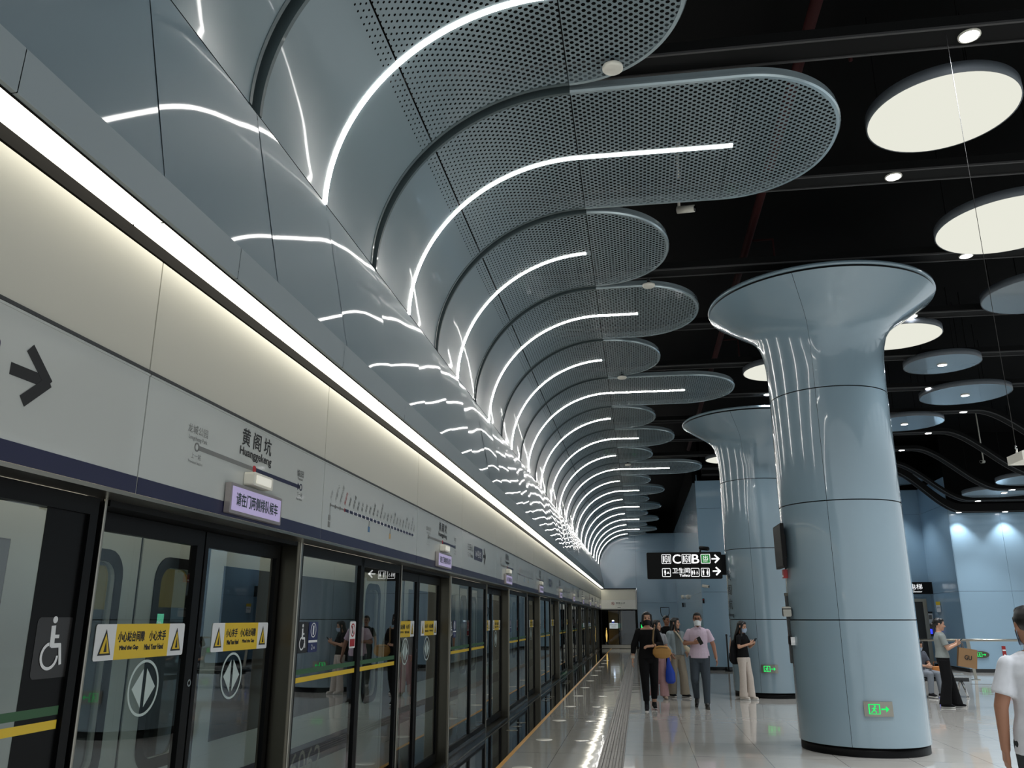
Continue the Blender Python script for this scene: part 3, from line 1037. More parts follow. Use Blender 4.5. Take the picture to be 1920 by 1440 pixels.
def make_thin_post():
    t = thing('steel_post', 'x', 'post', group='steel posts of the platform doors')
    MB().box((-0.13, 0.0, 0.0), (0.0, 0.02, 2.045)).build('post_body', BLACKFRAME, t)
    MB().poly(rrect(0.0, 0.002, 0.012, 0.018, 0.004), Fr((0.0, 0, 0), EX, EY), 2.043, 0.001).build('bright_edge', STEEL, t)
    return t
pd, pp, pf, pt = make_door(), make_post(), make_fixed(0), make_thin_post()
for k in range(10):
    y0 = 3.17 + DP * k
    o = pd if k == 0 else dup(pd, (0, 0, 0))
    o.location = (DX, y0, 0)
    o['label'] = 'glass platform door pair with yellow warning strips, %s from the camera' % ORD[k]
    o = pp if k == 0 else dup(pp, (0, 0, 0))
    o.location = (PX, y0 + 2.016, 0)
    o['label'] = 'brushed steel post at the far side of the %s platform door' % ORD[k]
    o = pt if k == 0 else dup(pt, (0, 0, 0))
    o.location = (PX, y0 - 0.0205, 0)
    o['label'] = 'brushed steel post at the near side of the %s platform door' % ORD[k]
    if k < 9:
        o = pf if k == 0 else dup(pf, (0, 0, 0))
        o.location = (PX, y0 + 2.078, 0)
        o['label'] = 'fixed glass panel with green and yellow stripes, just past the %s door' % ORD[k]
        fr = Fr((-0.0145, 0, 0), EY, EZ)
        mb = MB().rect(1.10, 1.332, 1.235, 1.53, fr, 0.001, 0.0, 0, r=0.015)
        mb.ring(ell(1.168, 1.465, 0.05, 0.05), ell(1.168, 1.465, 0.040, 0.040), fr, 0.001, 0.0012, 2)
        mb.line2((1.14, 1.495), (1.196, 1.435), 0.010, fr, 0.001, 0.0012, 2)
        mb.disk(1.165, 1.49, 0.009, fr, 0.001, 0.0012, 1).line2((1.168, 1.48), (1.160, 1.44), 0.016, fr, 0.001, 0.0012, 1)
        mb.rect(1.112, 1.345, 1.223, 1.400, fr, 0.001, 0.0012, 2)
        mb.build('no_leaning_sticker', [WHITEINK, BLACKINK, REDINK], o)
        if k == 0:
            mb = MB().rect(0.085, 1.332, 0.265, 1.53, fr, 0.001, 0.0, 1, r=0.015)
            wheelchair(mb, 0.165, 1.425, 0.20, fr, 0, 1, 0.0012)
            mb.rect(0.275, 1.332, 0.44, 1.53, fr, 0.001, 0.0, 2, r=0.015)
            mb.ring(ell(0.357, 1.475, 0.048, 0.048), ell(0.357, 1.475, 0.042, 0.042), fr, 0.001, 0.0012, 0)
            mb.line2((0.357, 1.505), (0.357, 1.445), 0.022, fr, 0.001, 0.0012, 0)
            mb.rect(0.28, 1.395, 0.435, 1.410, fr, 0.001, 0.0012, 0)
            mb.text('2', 0.335, 1.350, fr, h=0.032, m=0, off=0.0015).text('车厢', 0.365, 1.352, fr, h=0.016, m=0, off=0.0015)
            mb.build('wheelchair_sticker', [WHITEINK, BLACKINK, mat('sticker_navy', (26, 38, 92), 0.4)], o)
# nearest fixed panel, in front of the first door
o = dup(pf, (PX, 3.13 - 2.40, 0), label='fixed glass panel with white wheelchair sign, before the nearest door')
fr = Fr((-0.0145, 0, 0), EY, EZ)
mb = MB().rect(2.155, 1.335, 2.365, 1.555, fr, 0.001, 0.0, 1, r=0.02)
mb.rect(2.115, 0.15, 2.375, 1.99, fr, 0.0004, -0.0008, 2)
wheelchair(mb, 2.245, 1.452, 0.235, fr, 0, 1, 0.0012)
mb.build('wheelchair_sticker', [WHITEINK, mat('sticker_grey', (40, 38, 38), 0.4), BLACKFRAME], o)

# ================================================================== TRAIN
TXX = -2.66
tr = thing('train', 'white metro train with dark windows standing behind the platform doors', 'train', (TXX, 0, 0))
wall = MB()
SL_T = [4.22 - 0.28 + DP * k for k in range(-1, 10)]
DCY = [4.22 + DP * k for k in range(-1, 10)]
def wall_seg(y0, y1, holes):
    """front skin at x=0 with rectangular openings, as strips"""
    ys = sorted(set([y0, y1] + [h[0] for h in holes] + [h[1] for h in holes]))
    for a, b in zip(ys[:-1], ys[1:]):
        hh = [h for h in holes if h[0] <= a + 1e-6 and h[1] >= b - 1e-6]
        z = -0.9
        for h in sorted(hh, key=lambda q: q[2]):
            wall.box((-0.06, a, z), (0, b, h[2]))
            z = h[3]
        wall.box((-0.06, a, z), (0, b, 2.12))
for c in DCY:
    wall_seg(c + 0.72, c + DP - 0.72, [(c + 0.93, c + 3.52, 0.82, 1.88)])
wall.box((-0.06, DCY[0] - 2, 2.12), (0, YEND, 2.5))
wall.build('body_side', TRAINW, tr)
MB().box((-0.55, DCY[0] - 2, 2.5), (-0.06, YEND, 2.9)).build('roof_shoulder', GREYDARK, tr)
bs = MB()
for c in DCY:
    bs.box((0.0, c + 0.725, 0.44), (0.004, c + DP - 0.725, 0.60))
bs.build('navy_band', NAVY, tr)
for c in DCY:
    w = MB()
    f0 = Fr((0, 0, 0), EY, EZ)
    w.rect(c + 0.93, 0.82, c + 3.52, 1.88, f0, 0.006, -0.008)
    w.build('side_window', TRAINDARK, tr)
    for sg in (-1, 1):
        ya, yb = (c - 0.715, c - 0.012) if sg < 0 else (c + 0.012, c + 0.715)
        wy0, wy1 = (ya + 0.14, yb - 0.20) if sg < 0 else (ya + 0.20, yb - 0.14)
        ring = MB()
        ou = [(ya, -0.9), (yb, -0.9), (yb, 2.0), (ya, 2.0)]
        # leaf with a rounded window hole
        inner = rrect(wy0, 0.82, wy1, 1.83, 0.09)
        def outerpt(p):
            cx, cz = (wy0 + wy1) / 2, (0.82 + 1.83) / 2
            dx, dz = p[0] - cx, p[1] - cz
            s_ = min(((yb if dx > 0 else ya) - cx) / dx if abs(dx) > 1e-6 else 1e9, ((2.0 if dz > 0 else -0.9) - cz) / dz if abs(dz) > 1e-6 else 1e9)
            return (cx + dx * s_, cz + dz * s_)
        outer = [outerpt(p) for p in inner]
        ring.ring(outer, inner, f0, 0.035, -0.04)
        for q in ((ya, -0.9), (yb, -0.9), (yb, 2.0), (ya, 2.0)):
            i = min(range(len(outer)), key=lambda j: (outer[j][0] - q[0]) ** 2 + (outer[j][1] - q[1]) ** 2)
            a_, b_ = outer[i - 1], outer[(i + 1) % len(outer)]
            ring.poly([outer[i - 1], q, outer[(i + 1) % len(outer)], outer[i]], f0, 0.035, -0.04)
        leaf = ring.build('train_door', TRAINW, tr)
        g = MB()
        g.ring(rrect(wy0 - 0.06, 0.76, wy1 + 0.06, 1.89, 0.13), rrect(wy0, 0.82, wy1, 1.83, 0.09), f0, 0.006, -0.004)
        g.build('gasket', GASKET, leaf)
        MB().rect(wy0 - 0.01, 0.81, wy1 + 0.01, 1.84, f0, 0.006, -0.03).build('door_window', GLASS2, leaf)
    s = MB()
    s.box((-0.05, c - 0.012, -0.9), (-0.012, c + 0.012, 2.0)).box((-0.05, c - 0.735, 1.995), (0.004, c + 0.735, 2.03))
    s.box((-0.05, c - 0.735, -0.9), (0.004, c - 0.715, 2.0)).box((-0.05, c + 0.715, -0.9), (0.004, c + 0.735, 2.0))
    s.build('door_seal', GASKET, tr)
ins = MB()
ins.box((-2.75, DCY[0] - 2, -0.1), (-0.3, YEND, -0.05)).box((-2.75, DCY[0] - 2, -0.1), (-2.7, YEND, 2.3)).box((-2.75, DCY[0] - 2, 2.3), (-0.3, YEND, 2.35))
ins.build('interior_shell', mat('train_inside', (110, 114, 118), 0.6), tr)
MB().box((-1.0, DCY[0] - 1, 2.285), (-0.85, 20, 2.298)).build('interior_lamp', emission('train_lamp', (255, 250, 240), 0.6), tr)
ad = MB()
ad.box((-0.36, 4.30, 1.60), (-0.34, 4.62, 1.84)).box((-0.36, 4.86, 1.62), (-0.34, 5.4, 1.86)).box((-0.36, 3.6, 1.60), (-0.34, 4.15, 1.84))
ad.build('yellow_poster', mat('poster_yellow', (176, 150, 50), 0.5, emit=0.10), tr)
sc_ = MB().box((-0.38, 4.90, 1.42), (-0.365, 5.12, 1.58))
scr = sc_.build('route_screen', emission('screen_green', (120, 225, 180), 0.55), tr)
MB().text('开放', 4.94, 1.46, Fr((-0.364, 0, 0), EY, EZ), h=0.09, w=0.15).build('screen_text', SIGNWHITE, scr)
num = MB()
num.text('6062', 6.45, 0.36, Fr((0.005, 0, 0), EY, EZ), h=0.20, w=0.62)
num.build('car_number', mat('number_silver', (176, 172, 160), 0.4), tr)
# dark track bed side beyond
structure(MB().box((-6.2, Y0, -1.2), (-2.42, YEND, -1.0)).box((-6.2, Y0, -1.2), (-6.0, YEND, 4.0)), 'wall_tunnel', BLACKMATTE)
structure(MB().box((-6.2, Y0, 3.2), (-2.07, YEND, 3.3)).box((-2.44, Y0, -1.0), (-2.40, YEND, -0.01)), 'ceiling_tunnel', BLACKMATTE)

# ================================================================== PILLARS
PC = [(2.69, 11.59), (2.67, 19.0)]
PR = 0.765
SHAFT_TOP = 4.46
FLARE = [(PR, 4.466), (PR + 0.003, 4.75), (PR + 0.013, 4.95), (PR + 0.035, 5.12), (PR + 0.075, 5.27), (PR + 0.13, 5.37), (PR + 0.205, 5.45), (PR + 0.31, 5.53), (PR + 0.44, 5.61), (PR + 0.59, 5.71), (PR + 0.74, 5.81)]
def make_pillar():
    t = thing('flared_pillar', 'x', 'pillar')
    for i in range(3):
        z0, z1 = (0.10, 1.535, 2.985)[i], (1.535, 2.985, 4.46)[i]
        mb = MB()
        n = 96
        for s0 in range(3):                                  # three curved sheets per ring
            a0 = radians(247 + 120 * s0)
            a1 = a0 + radians(120) - 0.006
            vs = []
            m = 32
            for j in range(m + 1):
                a = a0 + (a1 - a0) * j / m
                for r, z in ((PR, z0 + 0.007), (PR, (z0 + z1) / 2), (PR, z1 - 0.007)):
                    vs.append((r * cos(a), r * sin(a), z))
            fs = [(j * 3 + q, (j + 1) * 3 + q, (j + 1) * 3 + q + 1, j * 3 + q + 1) for j in range(m) for q in range(2)]
            mb.add(vs, fs, 0, True)
        mb.lathe([(PR - 0.012, z0), (PR - 0.012, z1)], 64, m=1)
        mb.build('shaft_ring', [BLUE, BLACKFRAME], t)
    mb = MB()
    n = 40
    for s0 in range(3):
        a0 = radians(247 + 120 * s0)
        a1 = a0 + radians(120) - 0.004
        vs = []
        K = len(FLARE)
        for j in range(n + 1):
            a = a0 + (a1 - a0) * j / n
            vs += [(r * cos(a), r * sin(a), z) for r, z in FLARE]
        mb.add(vs, [(j * K + q, (j + 1) * K + q, (j + 1) * K + q + 1, j * K + q + 1) for j in range(n) for q in range(K - 1)], 0, True)
    mb.lathe([(r - 0.012, z + 0.004) for r, z in FLARE], 64, m=1)
    mb.build('flared_capital', [BLUE, BLACKFRAME], t)
    MB().lathe([(PR + 0.73, 5.815), (PR + 0.73, 5.84)], 72).build('shadow_gap', BLACKFRAME, t)
    MB().lathe([(PR + 0.69, 5.842), (PR + 0.757, 5.842), (PR + 0.762, 5.855), (PR + 0.757, 5.885), (0.0, 5.89)], 96).build('top_disc', BLUE, t)
    MB().lathe([(PR - 0.02, 0.0), (PR - 0.02, 0.102), (PR - 0.03, 0.104)], 64).build('black_skirting', BLACKFRAME, t)
    return t
p1 = make_pillar()
p1.location = (PC[0][0], PC[0][1], 0)
tag(p1, 'large light-blue round pillar with flared top, nearest, with a wall screen on its left', 'pillar', 'flared blue pillars')
p2_ = dup(p1, (PC[1][0], PC[1][1], 0), label='light-blue round pillar with flared top standing behind the nearest one', group='flared blue pillars')

def cyl_map(c, a0, zz, r=PR):
    """wrap x (metres, to the right as seen) around a pillar, starting at polar angle a0"""
    def f(x, y, z=0.0):
        a = a0 + x / r
        return Vector((c[0] + (r + z) * cos(a), c[1] + (r + z) * sin(a), zz + y))
    return f

def curved_exit(c, ang, zc, lab, grp):
    a0 = radians(ang)
    t = thing('exit_sign', lab, 'exit sign', (c[0] + PR * cos(a0), c[1] + PR * sin(a0), zc), group=grp)
    inv = Vector(t.location)
    fm = cyl_map(c, a0, zc)
    g = lambda x, y, z=0.0: tuple(fm(x, y, z) - inv)
    def strip(mb, x0, y0, x1, y1, z0, z1, m=0, n=6):
        vs = []
        for i in range(n + 1):
            x = x0 + (x1 - x0) * i / n
            vs += [g(x, y0, z0), g(x, y1, z0), g(x, y1, z1), g(x, y0, z1)]
        fs = [(i * 4 + j, i * 4 + (j + 1) % 4, (i + 1) * 4 + (j + 1) % 4, (i + 1) * 4 + j) for i in range(n) for j in range(4)]
        fs += [(3, 2, 1, 0), tuple(n * 4 + j for j in range(4))]
        mb.add(vs, fs, m)
    mb = MB()
    strip(mb, -0.16, -0.082, 0.16, 0.082, 0.002, 0.02)
    mb.build('steel_plate', STEEL, t)
    mb = MB()
    exit_glyph(lambda pts: mb.add([g(x, y, z) for z in (0.0205, 0.024) for x, y in pts], [tuple(range(len(pts), 2 * len(pts)))] + [(i, (i + 1) % len(pts), len(pts) + (i + 1) % len(pts), len(pts) + i) for i in range(len(pts))]))
    mb.build('green_running_man', GREEN_LIT, t)

def exit_glyph(add, s=1.0, dx=0.0):
    q = lambda pts: add([(dx + x * s, y * s) for x, y in pts])
    def bar(p, r, w):
        dx_, dy_ = r[0] - p[0], r[1] - p[1]
        l = math.hypot(dx_, dy_)
        nx, ny = -dy_ / l * w / 2, dx_ / l * w / 2
        q([(p[0] + nx, p[1] + ny), (p[0] - nx, p[1] - ny), (r[0] - nx, r[1] - ny), (r[0] + nx, r[1] + ny)])
    # door outline
    bar((-0.105, -0.055), (-0.105, 0.055), 0.012); bar((-0.105, 0.052), (0.012, 0.052), 0.010)
    bar((0.008, -0.055), (0.008, 0.055), 0.012); bar((-0.105, -0.052), (0.012, -0.052), 0.008)
    # running person
    q([(-0.042 + 0.011 * cos(a), 0.032 + 0.011 * sin(a)) for a in [i * pi / 5 for i in range(10)]])
    bar((-0.046, 0.018), (-0.056, -0.012), 0.018); bar((-0.046, 0.014), (-0.022, 0.002), 0.008); bar((-0.05, 0.014), (-0.078, 0.006), 0.008)
    bar((-0.056, -0.010), (-0.032, -0.026), 0.010); bar((-0.032, -0.026), (-0.036, -0.046), 0.009); bar((-0.058, -0.012), (-0.085, -0.040), 0.010)
    # arrow
    bar((0.024, 0.0), (0.085, 0.0), 0.016)
    q([(0.078, 0.034), (0.078, -0.034), (0.115, 0.0)])

curved_exit(PC[0], 271.5, 0.535, 'steel exit plate with green running man low on the nearest pillar', 'green exit plates')
curved_exit(PC[1], 261.5, 0.57, 'steel exit plate with green running man low on the pillar behind', 'green exit plates')

# lettering on the platform side of the second pillar
def pillar_name(c, ang, lab):
    mb = MB()
    for i, ch in enumerate('黄阁坑'):
        fm = cyl_map(c, radians(ang), 0)
        mb.text(ch, 0.0, 2.34 - i * 0.30, None, h=0.22, w=0.22, off=0.004, wmap=fm)
    fm = cyl_map(c, radians(ang), 0)
    mb.text('Huanggekeng', -0.32, 1.57, None, h=0.10, w=0.56, off=0.004, wmap=fm)
    o = mb.build('station_lettering', BLACKINK, p2_)
    o.location = (-c[0], -c[1], 0)
    o['label'] = lab
pillar_name(PC[1], 187, 'black upright station lettering')

# screen, box and call point on the left flank of the near pillar
t = thing('wall_screen', 'black flat screen on the left flank of the nearest pillar', 'screen', (1.855, 11.55, 2.47))
MB().box((0.0, -0.30, -0.28), (0.042, 0.30, 0.28)).build('screen_body', mat('screen_case', (12, 12, 13), 0.6, spec=0.2), t)
MB().box((-0.004, -0.285, -0.26), (0.001, 0.285, 0.26)).build('screen_face', mat('screen_dark', (12, 13, 15), 0.55, spec=0.2), t)
MB().box((0.042, -0.12, -0.15), (0.085, 0.2, 0.15)).build('wall_mount', BLACKFRAME, t)
t = thing('alarm_bell', 'small red alarm box just below the black screen on the pillar', 'alarm', (1.915, 11.52, 2.06))
MB().box((-0.035, -0.05, 0.0), (0.02, 0.05, 0.11)).build('red_case', REDBOX, t)
MB().box((-0.037, -0.03, 0.015), (-0.034, 0.03, 0.04)).build('white_mark', WHITEINK, t)
t = thing('guide_board', 'narrow dark guide board edge-on on the left flank of the nearest pillar', 'board', (1.905, 11.62, 1.0))
MB().box((-0.005, -0.04, 0.0), (0.018, 0.04, 0.86)).build('board_panel', mat('board_dark', (36, 40, 38), 0.3), t)
MB().box((-0.008, -0.05, 0.84), (0.02, 0.05, 0.875)).build('top_frame', STEELDARK, t)
t = thing('chrome_dispenser', 'small chrome box on the left flank of the nearest pillar', 'box', (1.845, 11.45, 1.575))
MB().poly(rrect(0.0, 0.0, 0.10, 0.125, 0.02), Fr((-0.02, 0.05, 0), EX, EZ), 0.10, 0.0).build('case', STEEL, t)
MB().box((-0.021, -0.051, 0.09), (0.081, 0.04, 0.102)).build('seam_band', BLACKFRAME, t)
t = thing('call_point', 'small black and white call point below the chrome box on the pillar', 'call point', (1.905, 11.48, 1.235))
MB().box((-0.03, -0.04, 0.0), (0.012, 0.05, 0.10)).build('black_case', BLACKFRAME, t)
MB().box((-0.012, -0.055, -0.01), (0.055, -0.043, 0.09)).build('white_tag', WHITEINK, t)

# ================================================================== DIRECTION SIGN
t = thing('direction_sign', 'black hanging direction sign with white C, B and toilets symbols beside the second pillar', 'sign', (0.20, 19.0, 2.39))
SW, SH = 1.62, 0.575
MB().poly(rrect(0, 0, SW, SH, 0.03), Fr((0, 0.06, 0), EX, EZ), 0.12, 0.0).build('sign_box', SIGNBLACK, t)
MB().box((SW, -0.03, 0.08), (SW + 0.16, 0.03, SH - 0.06)).build('side_bracket', BLACKFRAME, t)
fr = frY(-0.0605)
mb = MB()
def icon_frame(x, y, s):
    mb.ring(rrect(x, y, x + s, y + s, 0.02), rrect(x + 0.012, y + 0.012, x + s - 0.012, y + s - 0.012, 0.012), fr, 0.002, 0.0)
def man(x, y, h, skirt=False):
    mb.disk(x, y + h * 0.92, h * 0.085, fr, 0.002, 0.0, 0, 12)
    if skirt:
        mb.poly([(x - h * 0.09, y + h * 0.80), (x + h * 0.09, y + h * 0.80), (x + h * 0.19, y + h * 0.33), (x - h * 0.19, y + h * 0.33)], fr, 0.002, 0.0)
    else:
        mb.rect(x - h * 0.15, y + h * 0.42, x + h * 0.15, y + h * 0.80, fr, 0.002, 0.0)
    mb.rect(x - h * 0.10, y, x - h * 0.015, y + h * 0.42, fr, 0.002, 0.0).rect(x + h * 0.015, y, x + h * 0.10, y + h * 0.42, fr, 0.002, 0.0)
IS = 0.205
r1, r2 = 0.325, 0.045
def lift_icon(x):
    icon_frame(x, r1, IS)
    mb.rect(x + 0.03, r1 + 0.03, x + 0.05, r1 + IS - 0.03, fr, 0.002, 0.0).rect(x + IS - 0.05, r1 + 0.03, x + IS - 0.03, r1 + IS - 0.03, fr, 0.002, 0.0)
    mb.ring(rrect(x + 0.062, r1 + 0.05, x + IS - 0.062, r1 + IS - 0.045, 0.008), rrect(x + 0.070, r1 + 0.058, x + IS - 0.070, r1 + IS - 0.053, 0.006), fr, 0.002, 0.0)
    wheelchair(mb, x + IS / 2 - 0.006, r1 + 0.105, 0.11, fr, 0, 1, 0.0)
    mb.poly([(x + IS / 2 - 0.02, r1 + IS - 0.04), (x + IS / 2 + 0.02, r1 + IS - 0.04), (x + IS / 2, r1 + IS - 0.016)], fr, 0.002, 0.0)
    mb.poly([(x + IS / 2 - 0.02, r1 + 0.042), (x + IS / 2 + 0.02, r1 + 0.042), (x + IS / 2, r1 + 0.018)], fr, 0.002, 0.0)
lift_icon(0.325)
mb.text('C', 0.565, r1 + 0.005, fr, h=0.195, w=0.17, off=0.002)
mb.text('C', 0.570, r1 + 0.005, fr, h=0.195, w=0.17, off=0.002)
lift_icon(0.765)
mb.text('B', 0.985, r1 + 0.008, fr, h=0.19, w=0.15, off=0.002)
mb.text('B', 0.992, r1 + 0.008, fr, h=0.19, w=0.15, off=0.002)
for yy in (r1 + 0.10, r2 + 0.115):
    x = 1.405 if yy > 0.3 else 1.415
    mb.rect(x, yy - 0.016, x + 0.145, yy + 0.016, fr, 0.002, 0.0)
    mb.line2((x + 0.07, yy + 0.085), (x + 0.165, yy - 0.008), 0.034, fr, 0.002, 0.0)
    mb.line2((x + 0.07, yy - 0.085), (x + 0.165, yy + 0.008), 0.034, fr, 0.002, 0.0)
I2 = 0.185
icon_frame(0.325, r2, I2)
man(0.39, r2 + 0.03, 0.125)
mb.rect(0.42, r2 + 0.07, 0.485, r2 + 0.086, fr, 0.002, 0.0).disk(0.452, r2 + 0.098, 0.013, fr, 0.002, 0.0)
mb.text('卫生间', 0.550, r2 + 0.075, fr, h=0.115, w=0.37, off=0.002, bold=0.002)
mb.text('Toilets', 0.700, r2 + 0.005, fr, h=0.05, w=0.22, off=0.002, bold=0.002)
icon_frame(0.945, r2, I2)
man(0.978, r2 + 0.045, 0.085)
man(1.020, r2 + 0.045, 0.095, True)
wheelchair(mb, 1.078, r2 + 0.085, 0.095, fr, 0, 1, 0.0)
icon_frame(1.165, r2, I2)
man(1.214, r2 + 0.03, 0.125)
man(1.302, r2 + 0.03, 0.125, True)
mb.build('white_symbols', SIGNWHITE, t)
mb = MB()
mb.rect(1.175 + 0.01, r1 + 0.01, 1.175 + IS - 0.01, r1 + IS - 0.01, fr, 0.002, 0.0, 1, r=0.015)
mb.ring(rrect(1.175, r1, 1.175 + IS, r1 + IS, 0.02), rrect(1.187, r1 + 0.012, 1.175 + IS - 0.012, r1 + IS - 0.012, 0.012), fr, 0.003, 0.0, 0)
mb.text('出', 1.175 + IS / 2, r1 + 0.08, fr, h=0.095, w=0.10, off=0.004, center=True).text('EXIT', 1.175 + IS / 2, r1 + 0.035, fr, h=0.035, w=0.09, off=0.004, center=True)
mb.build('green_exit_symbol', [SIGNWHITE, GREENSIGN], t)

def bullet_camera(name, lab, loc, rz, dark=False, up=False, to=None):
    t = thing(name, lab, 'camera', loc, rz)
    m = BLACKFRAME if dark else PLASTIC
    s = 1
    MB().tube([(0, 0.05, 0), (0, -0.16, -0.03)], 0.045, 14).build('camera_body', m, t)
    MB().tube([(0, -0.155, -0.03), (0, -0.175, -0.032)], 0.034, 14).build('lens', BLACKGLOSS, t)
    e = (0, 0.06, 0.10 if up else -0.09)
    if to:
        e = tuple(Matrix.Rotation(-rz, 3, 'Z') @ (Vector(to) - Vector(loc)))
    MB().tube([(0, 0.03, 0.0), e], 0.018, 8).build('arm', m, t)
    return t
bullet_camera('security_camera', 'black camera standing on top of the black direction sign', (1.42, 19.0, 3.06), radians(50), True)
bullet_camera('security_camera', 'white camera on the blue wall under the direction sign', (2.06, 27.68, 2.56), radians(60), to=(2.10, 27.84, 2.52))
bullet_camera('security_camera', 'small white ceiling camera in the dark void past the long fin', (0.70, 9.30, 6.35), radians(70), up=True, to=(0.70, 9.34, 7.3))
bullet_camera('security_camera', 'small white ceiling camera in the void far right', (9.83, 24.9, 5.85), radians(-40), up=True, to=(9.83, 24.9, 7.3))
for i, (x, lab) in enumerate(((1.935, 'left one of the twin white dome cameras on the corner wall'), (2.02, 'right one of the twin white dome cameras on the corner wall'))):
    yy = (36.5, 29.5)[i]
    t = thing('dome_camera', lab, 'camera', (2.0, (40.0, 36.0)[i], 2.55 if i == 0 else 2.46), group='dome cameras at the corner')
    MB().lathe([(0.0, -0.13), (0.06, -0.11), (0.09, -0.05), (0.09, 0.03), (0.0, 0.05)], 18).build('dome', PLASTIC, t)
    MB().lathe([(0.0, -0.135), (0.035, -0.13), (0.05, -0.115)], 14).build('lens', BLACKGLOSS, t)

# ================================================================== CEILING BEAMS, DOWNLIGHTS, DISCS
BEAM_Y = [6.15 + P * k for k in range(10)] + [27.6]
ZB = 6.10
def spot(x, y, z, w=SPOT_W, parent=None):
    l = bpy.data.lights.new('downlight_beam', 'SPOT')
    l.energy = w
    l.spot_size = radians(95)
    l.spot_blend = 0.6
    l.shadow_soft_size = 0.06
    l.color = (0.95, 0.98, 1.0)
    o = bpy.data.objects.new('downlight_beam', l)
    COL.objects.link(o)
    o.location = (x, y, z)
    if parent:
        o.parent = parent
    return o
_dl = {}
def downlight(x, y, z, parent, r=0.085):
    if 'a' not in _dl:
        mb = MB().lathe([(0.0, -0.012), (r * 0.85, -0.012), (r * 0.87, -0.006)], 20)
        mb.lathe([(r * 0.87, -0.014), (r, -0.014), (r * 1.02, 0.0), (r * 0.9, 0.05)], 20, m=1)
        _dl['a'] = mb.mesh('downlight', [DOWN, PLASTIC])
    o = bpy.data.objects.new('downlight', _dl['a'])
    COL.objects.link(o)
    o.location = (x, y, z)
    o.parent = parent
    return o

def beam_path(k):
    """x,z along a beam: straight, then dipping in an S to the low ceiling on the right"""
    y = BEAM_Y[k]
    if k < 6:
        return [(-3.1, ZB), (14.0, ZB)]
    x0 = 7.75 if k < 10 else 7.95
    low = 4.93 if k < 10 else 4.74
    pts = [(-3.1 if y < 27 else 2.2, ZB), (x0, ZB)]
    for i in range(1, 17):
        u = i / 16
        pts.append((x0 + 2.1 * u, ZB + (low - ZB) * (u * u * (3 - 2 * u))))
    return pts + [(14.5, low)]
DLX = {0: [2.83], 1: [2.87], 2: [4.39], 3: [4.39, 6.04], 4: [4.41, 6.04], 5: [6.06, 2.85], 6: [6.1, 7.5], 7: [7.45, 11.0], 8: [7.45, 10.15], 9: [10.1], 10: [9.95, 11.3]}
for k in range(11):
    y = BEAM_Y[k]
    pth = beam_path(k)
    t = thing('ceiling_beam', 'black ceiling beam with small round downlights, %s from the camera' % ORD[k], 'beam', (0, y, 0), group='black ceiling beams')
    n = len(pth)
    mb, e1 = MB(), MB()
    for yy0, yy1, z0, z1, m in ((-0.12, 0.12, 0.0, 0.02, 0), (-0.13, -0.115, 0.006, 0.10, 0), (0.115, 0.13, 0.006, 0.10, 0), (-0.134, -0.112, -0.012, 0.008, 1), (0.112, 0.134, -0.012, 0.008, 1), (-0.115, 0.115, 0.09, 0.10, 0)):
        vs = []
        for x, z in pth:
            zz = z1 * (2.4 if k == 10 and z1 > 0.05 else 1)
            vs += [(x, yy0, z + z0), (x, yy1, z + z0), (x, yy1, z + zz), (x, yy0, z + zz)]
        fs = [(i * 4 + j, i * 4 + (j + 1) % 4, (i + 1) * 4 + (j + 1) % 4, (i + 1) * 4 + j) for i in range(n - 1) for j in range(4)]
        fs += [(3, 2, 1, 0), tuple((n - 1) * 4 + j for j in range(4))]
        (mb if m == 0 else e1).add(vs, fs)
    mb.build('channel', BLACKBEAM, t)
    e1.build('edge_flange', BEAMEDGE, t)
    for x in DLX[k]:
        z = ZB if (k < 6 or x < 7.8) else (4.93 if k < 10 else 4.74)
        downlight(x, 0, z, t)
        spot(x, 0, z - 0.03, SPOT_W * (0.45 if k == 10 else 1), t)
    for x in ([0, 6.0, 11] if k < 6 else [6.0]):
        mb = MB()
        mb.tube([(x, 0, ZB + 0.1), (x, 0, 7.3)], 0.008, 6)
        mb.build('hanger_rod', ROD, t)

# downlights of the rows overhead and behind the camera, outside the frame
for yy in (-2.8, -0.6, 1.65, 3.9):
    for xx in (2.85, 4.4, 6.05, 7.5):
        spot(xx, yy, ZB - 0.03)
for k_, xs_ in ((0, (4.4, 6.05, 7.5)), (1, (4.4, 6.05, 7.5)), (2, (6.05, 7.5))):
    for xx in xs_:
        spot(xx, BEAM_Y[k_], ZB - 0.03)

def disc(lab, x, y, z, r, lit, dl=None):
    t = thing('disc_light' if lit else 'ceiling_disc', lab, 'disc light' if lit else 'ceiling disc', (x, y, z), group='glowing white ceiling discs' if lit else 'blue ceiling discs')
    MB().lathe([(r - 0.012, 0.0), (r, 0.004), (r, 0.105), (r - 0.02, 0.11), (0.0, 0.11)], 64).build('side_ring', DISCGREY, t)
    MB().lathe([(0.0, 0.004), (r - 0.012, 0.004)], 64, smooth=False).build('diffuser' if lit else 'disc_face', DISC if lit else DISCFACE, t)
    if dl:
        downlight(dl[0], dl[1], 0.0, t, 0.085)
        spot(dl[0], dl[1], -0.03, SPOT_W, t)
    for a in (0.6, 2.7, 4.8):
        MB().tube([(r * 0.8 * cos(a), r * 0.8 * sin(a), 0.1), (r * 0.8 * cos(a), r * 0.8 * sin(a), 7.3 - z)], 0.006, 6).build('hanger_rod', ROD, t)
    return t
disc('large glowing white disc at upper right, nearest the camera', 2.93, 7.13, 6.0, 0.645, True)
disc('glowing white disc at the right edge, second row', 4.50, 9.62, 6.0, 0.80, True)
disc('glowing white disc half hidden behind the top of the nearest pillar, on its right', 4.36, 13.65, 6.0, 0.69, True)
disc('glowing white disc peeking out left of the nearest pillar', 2.75, 15.4, 6.0, 0.64, True)
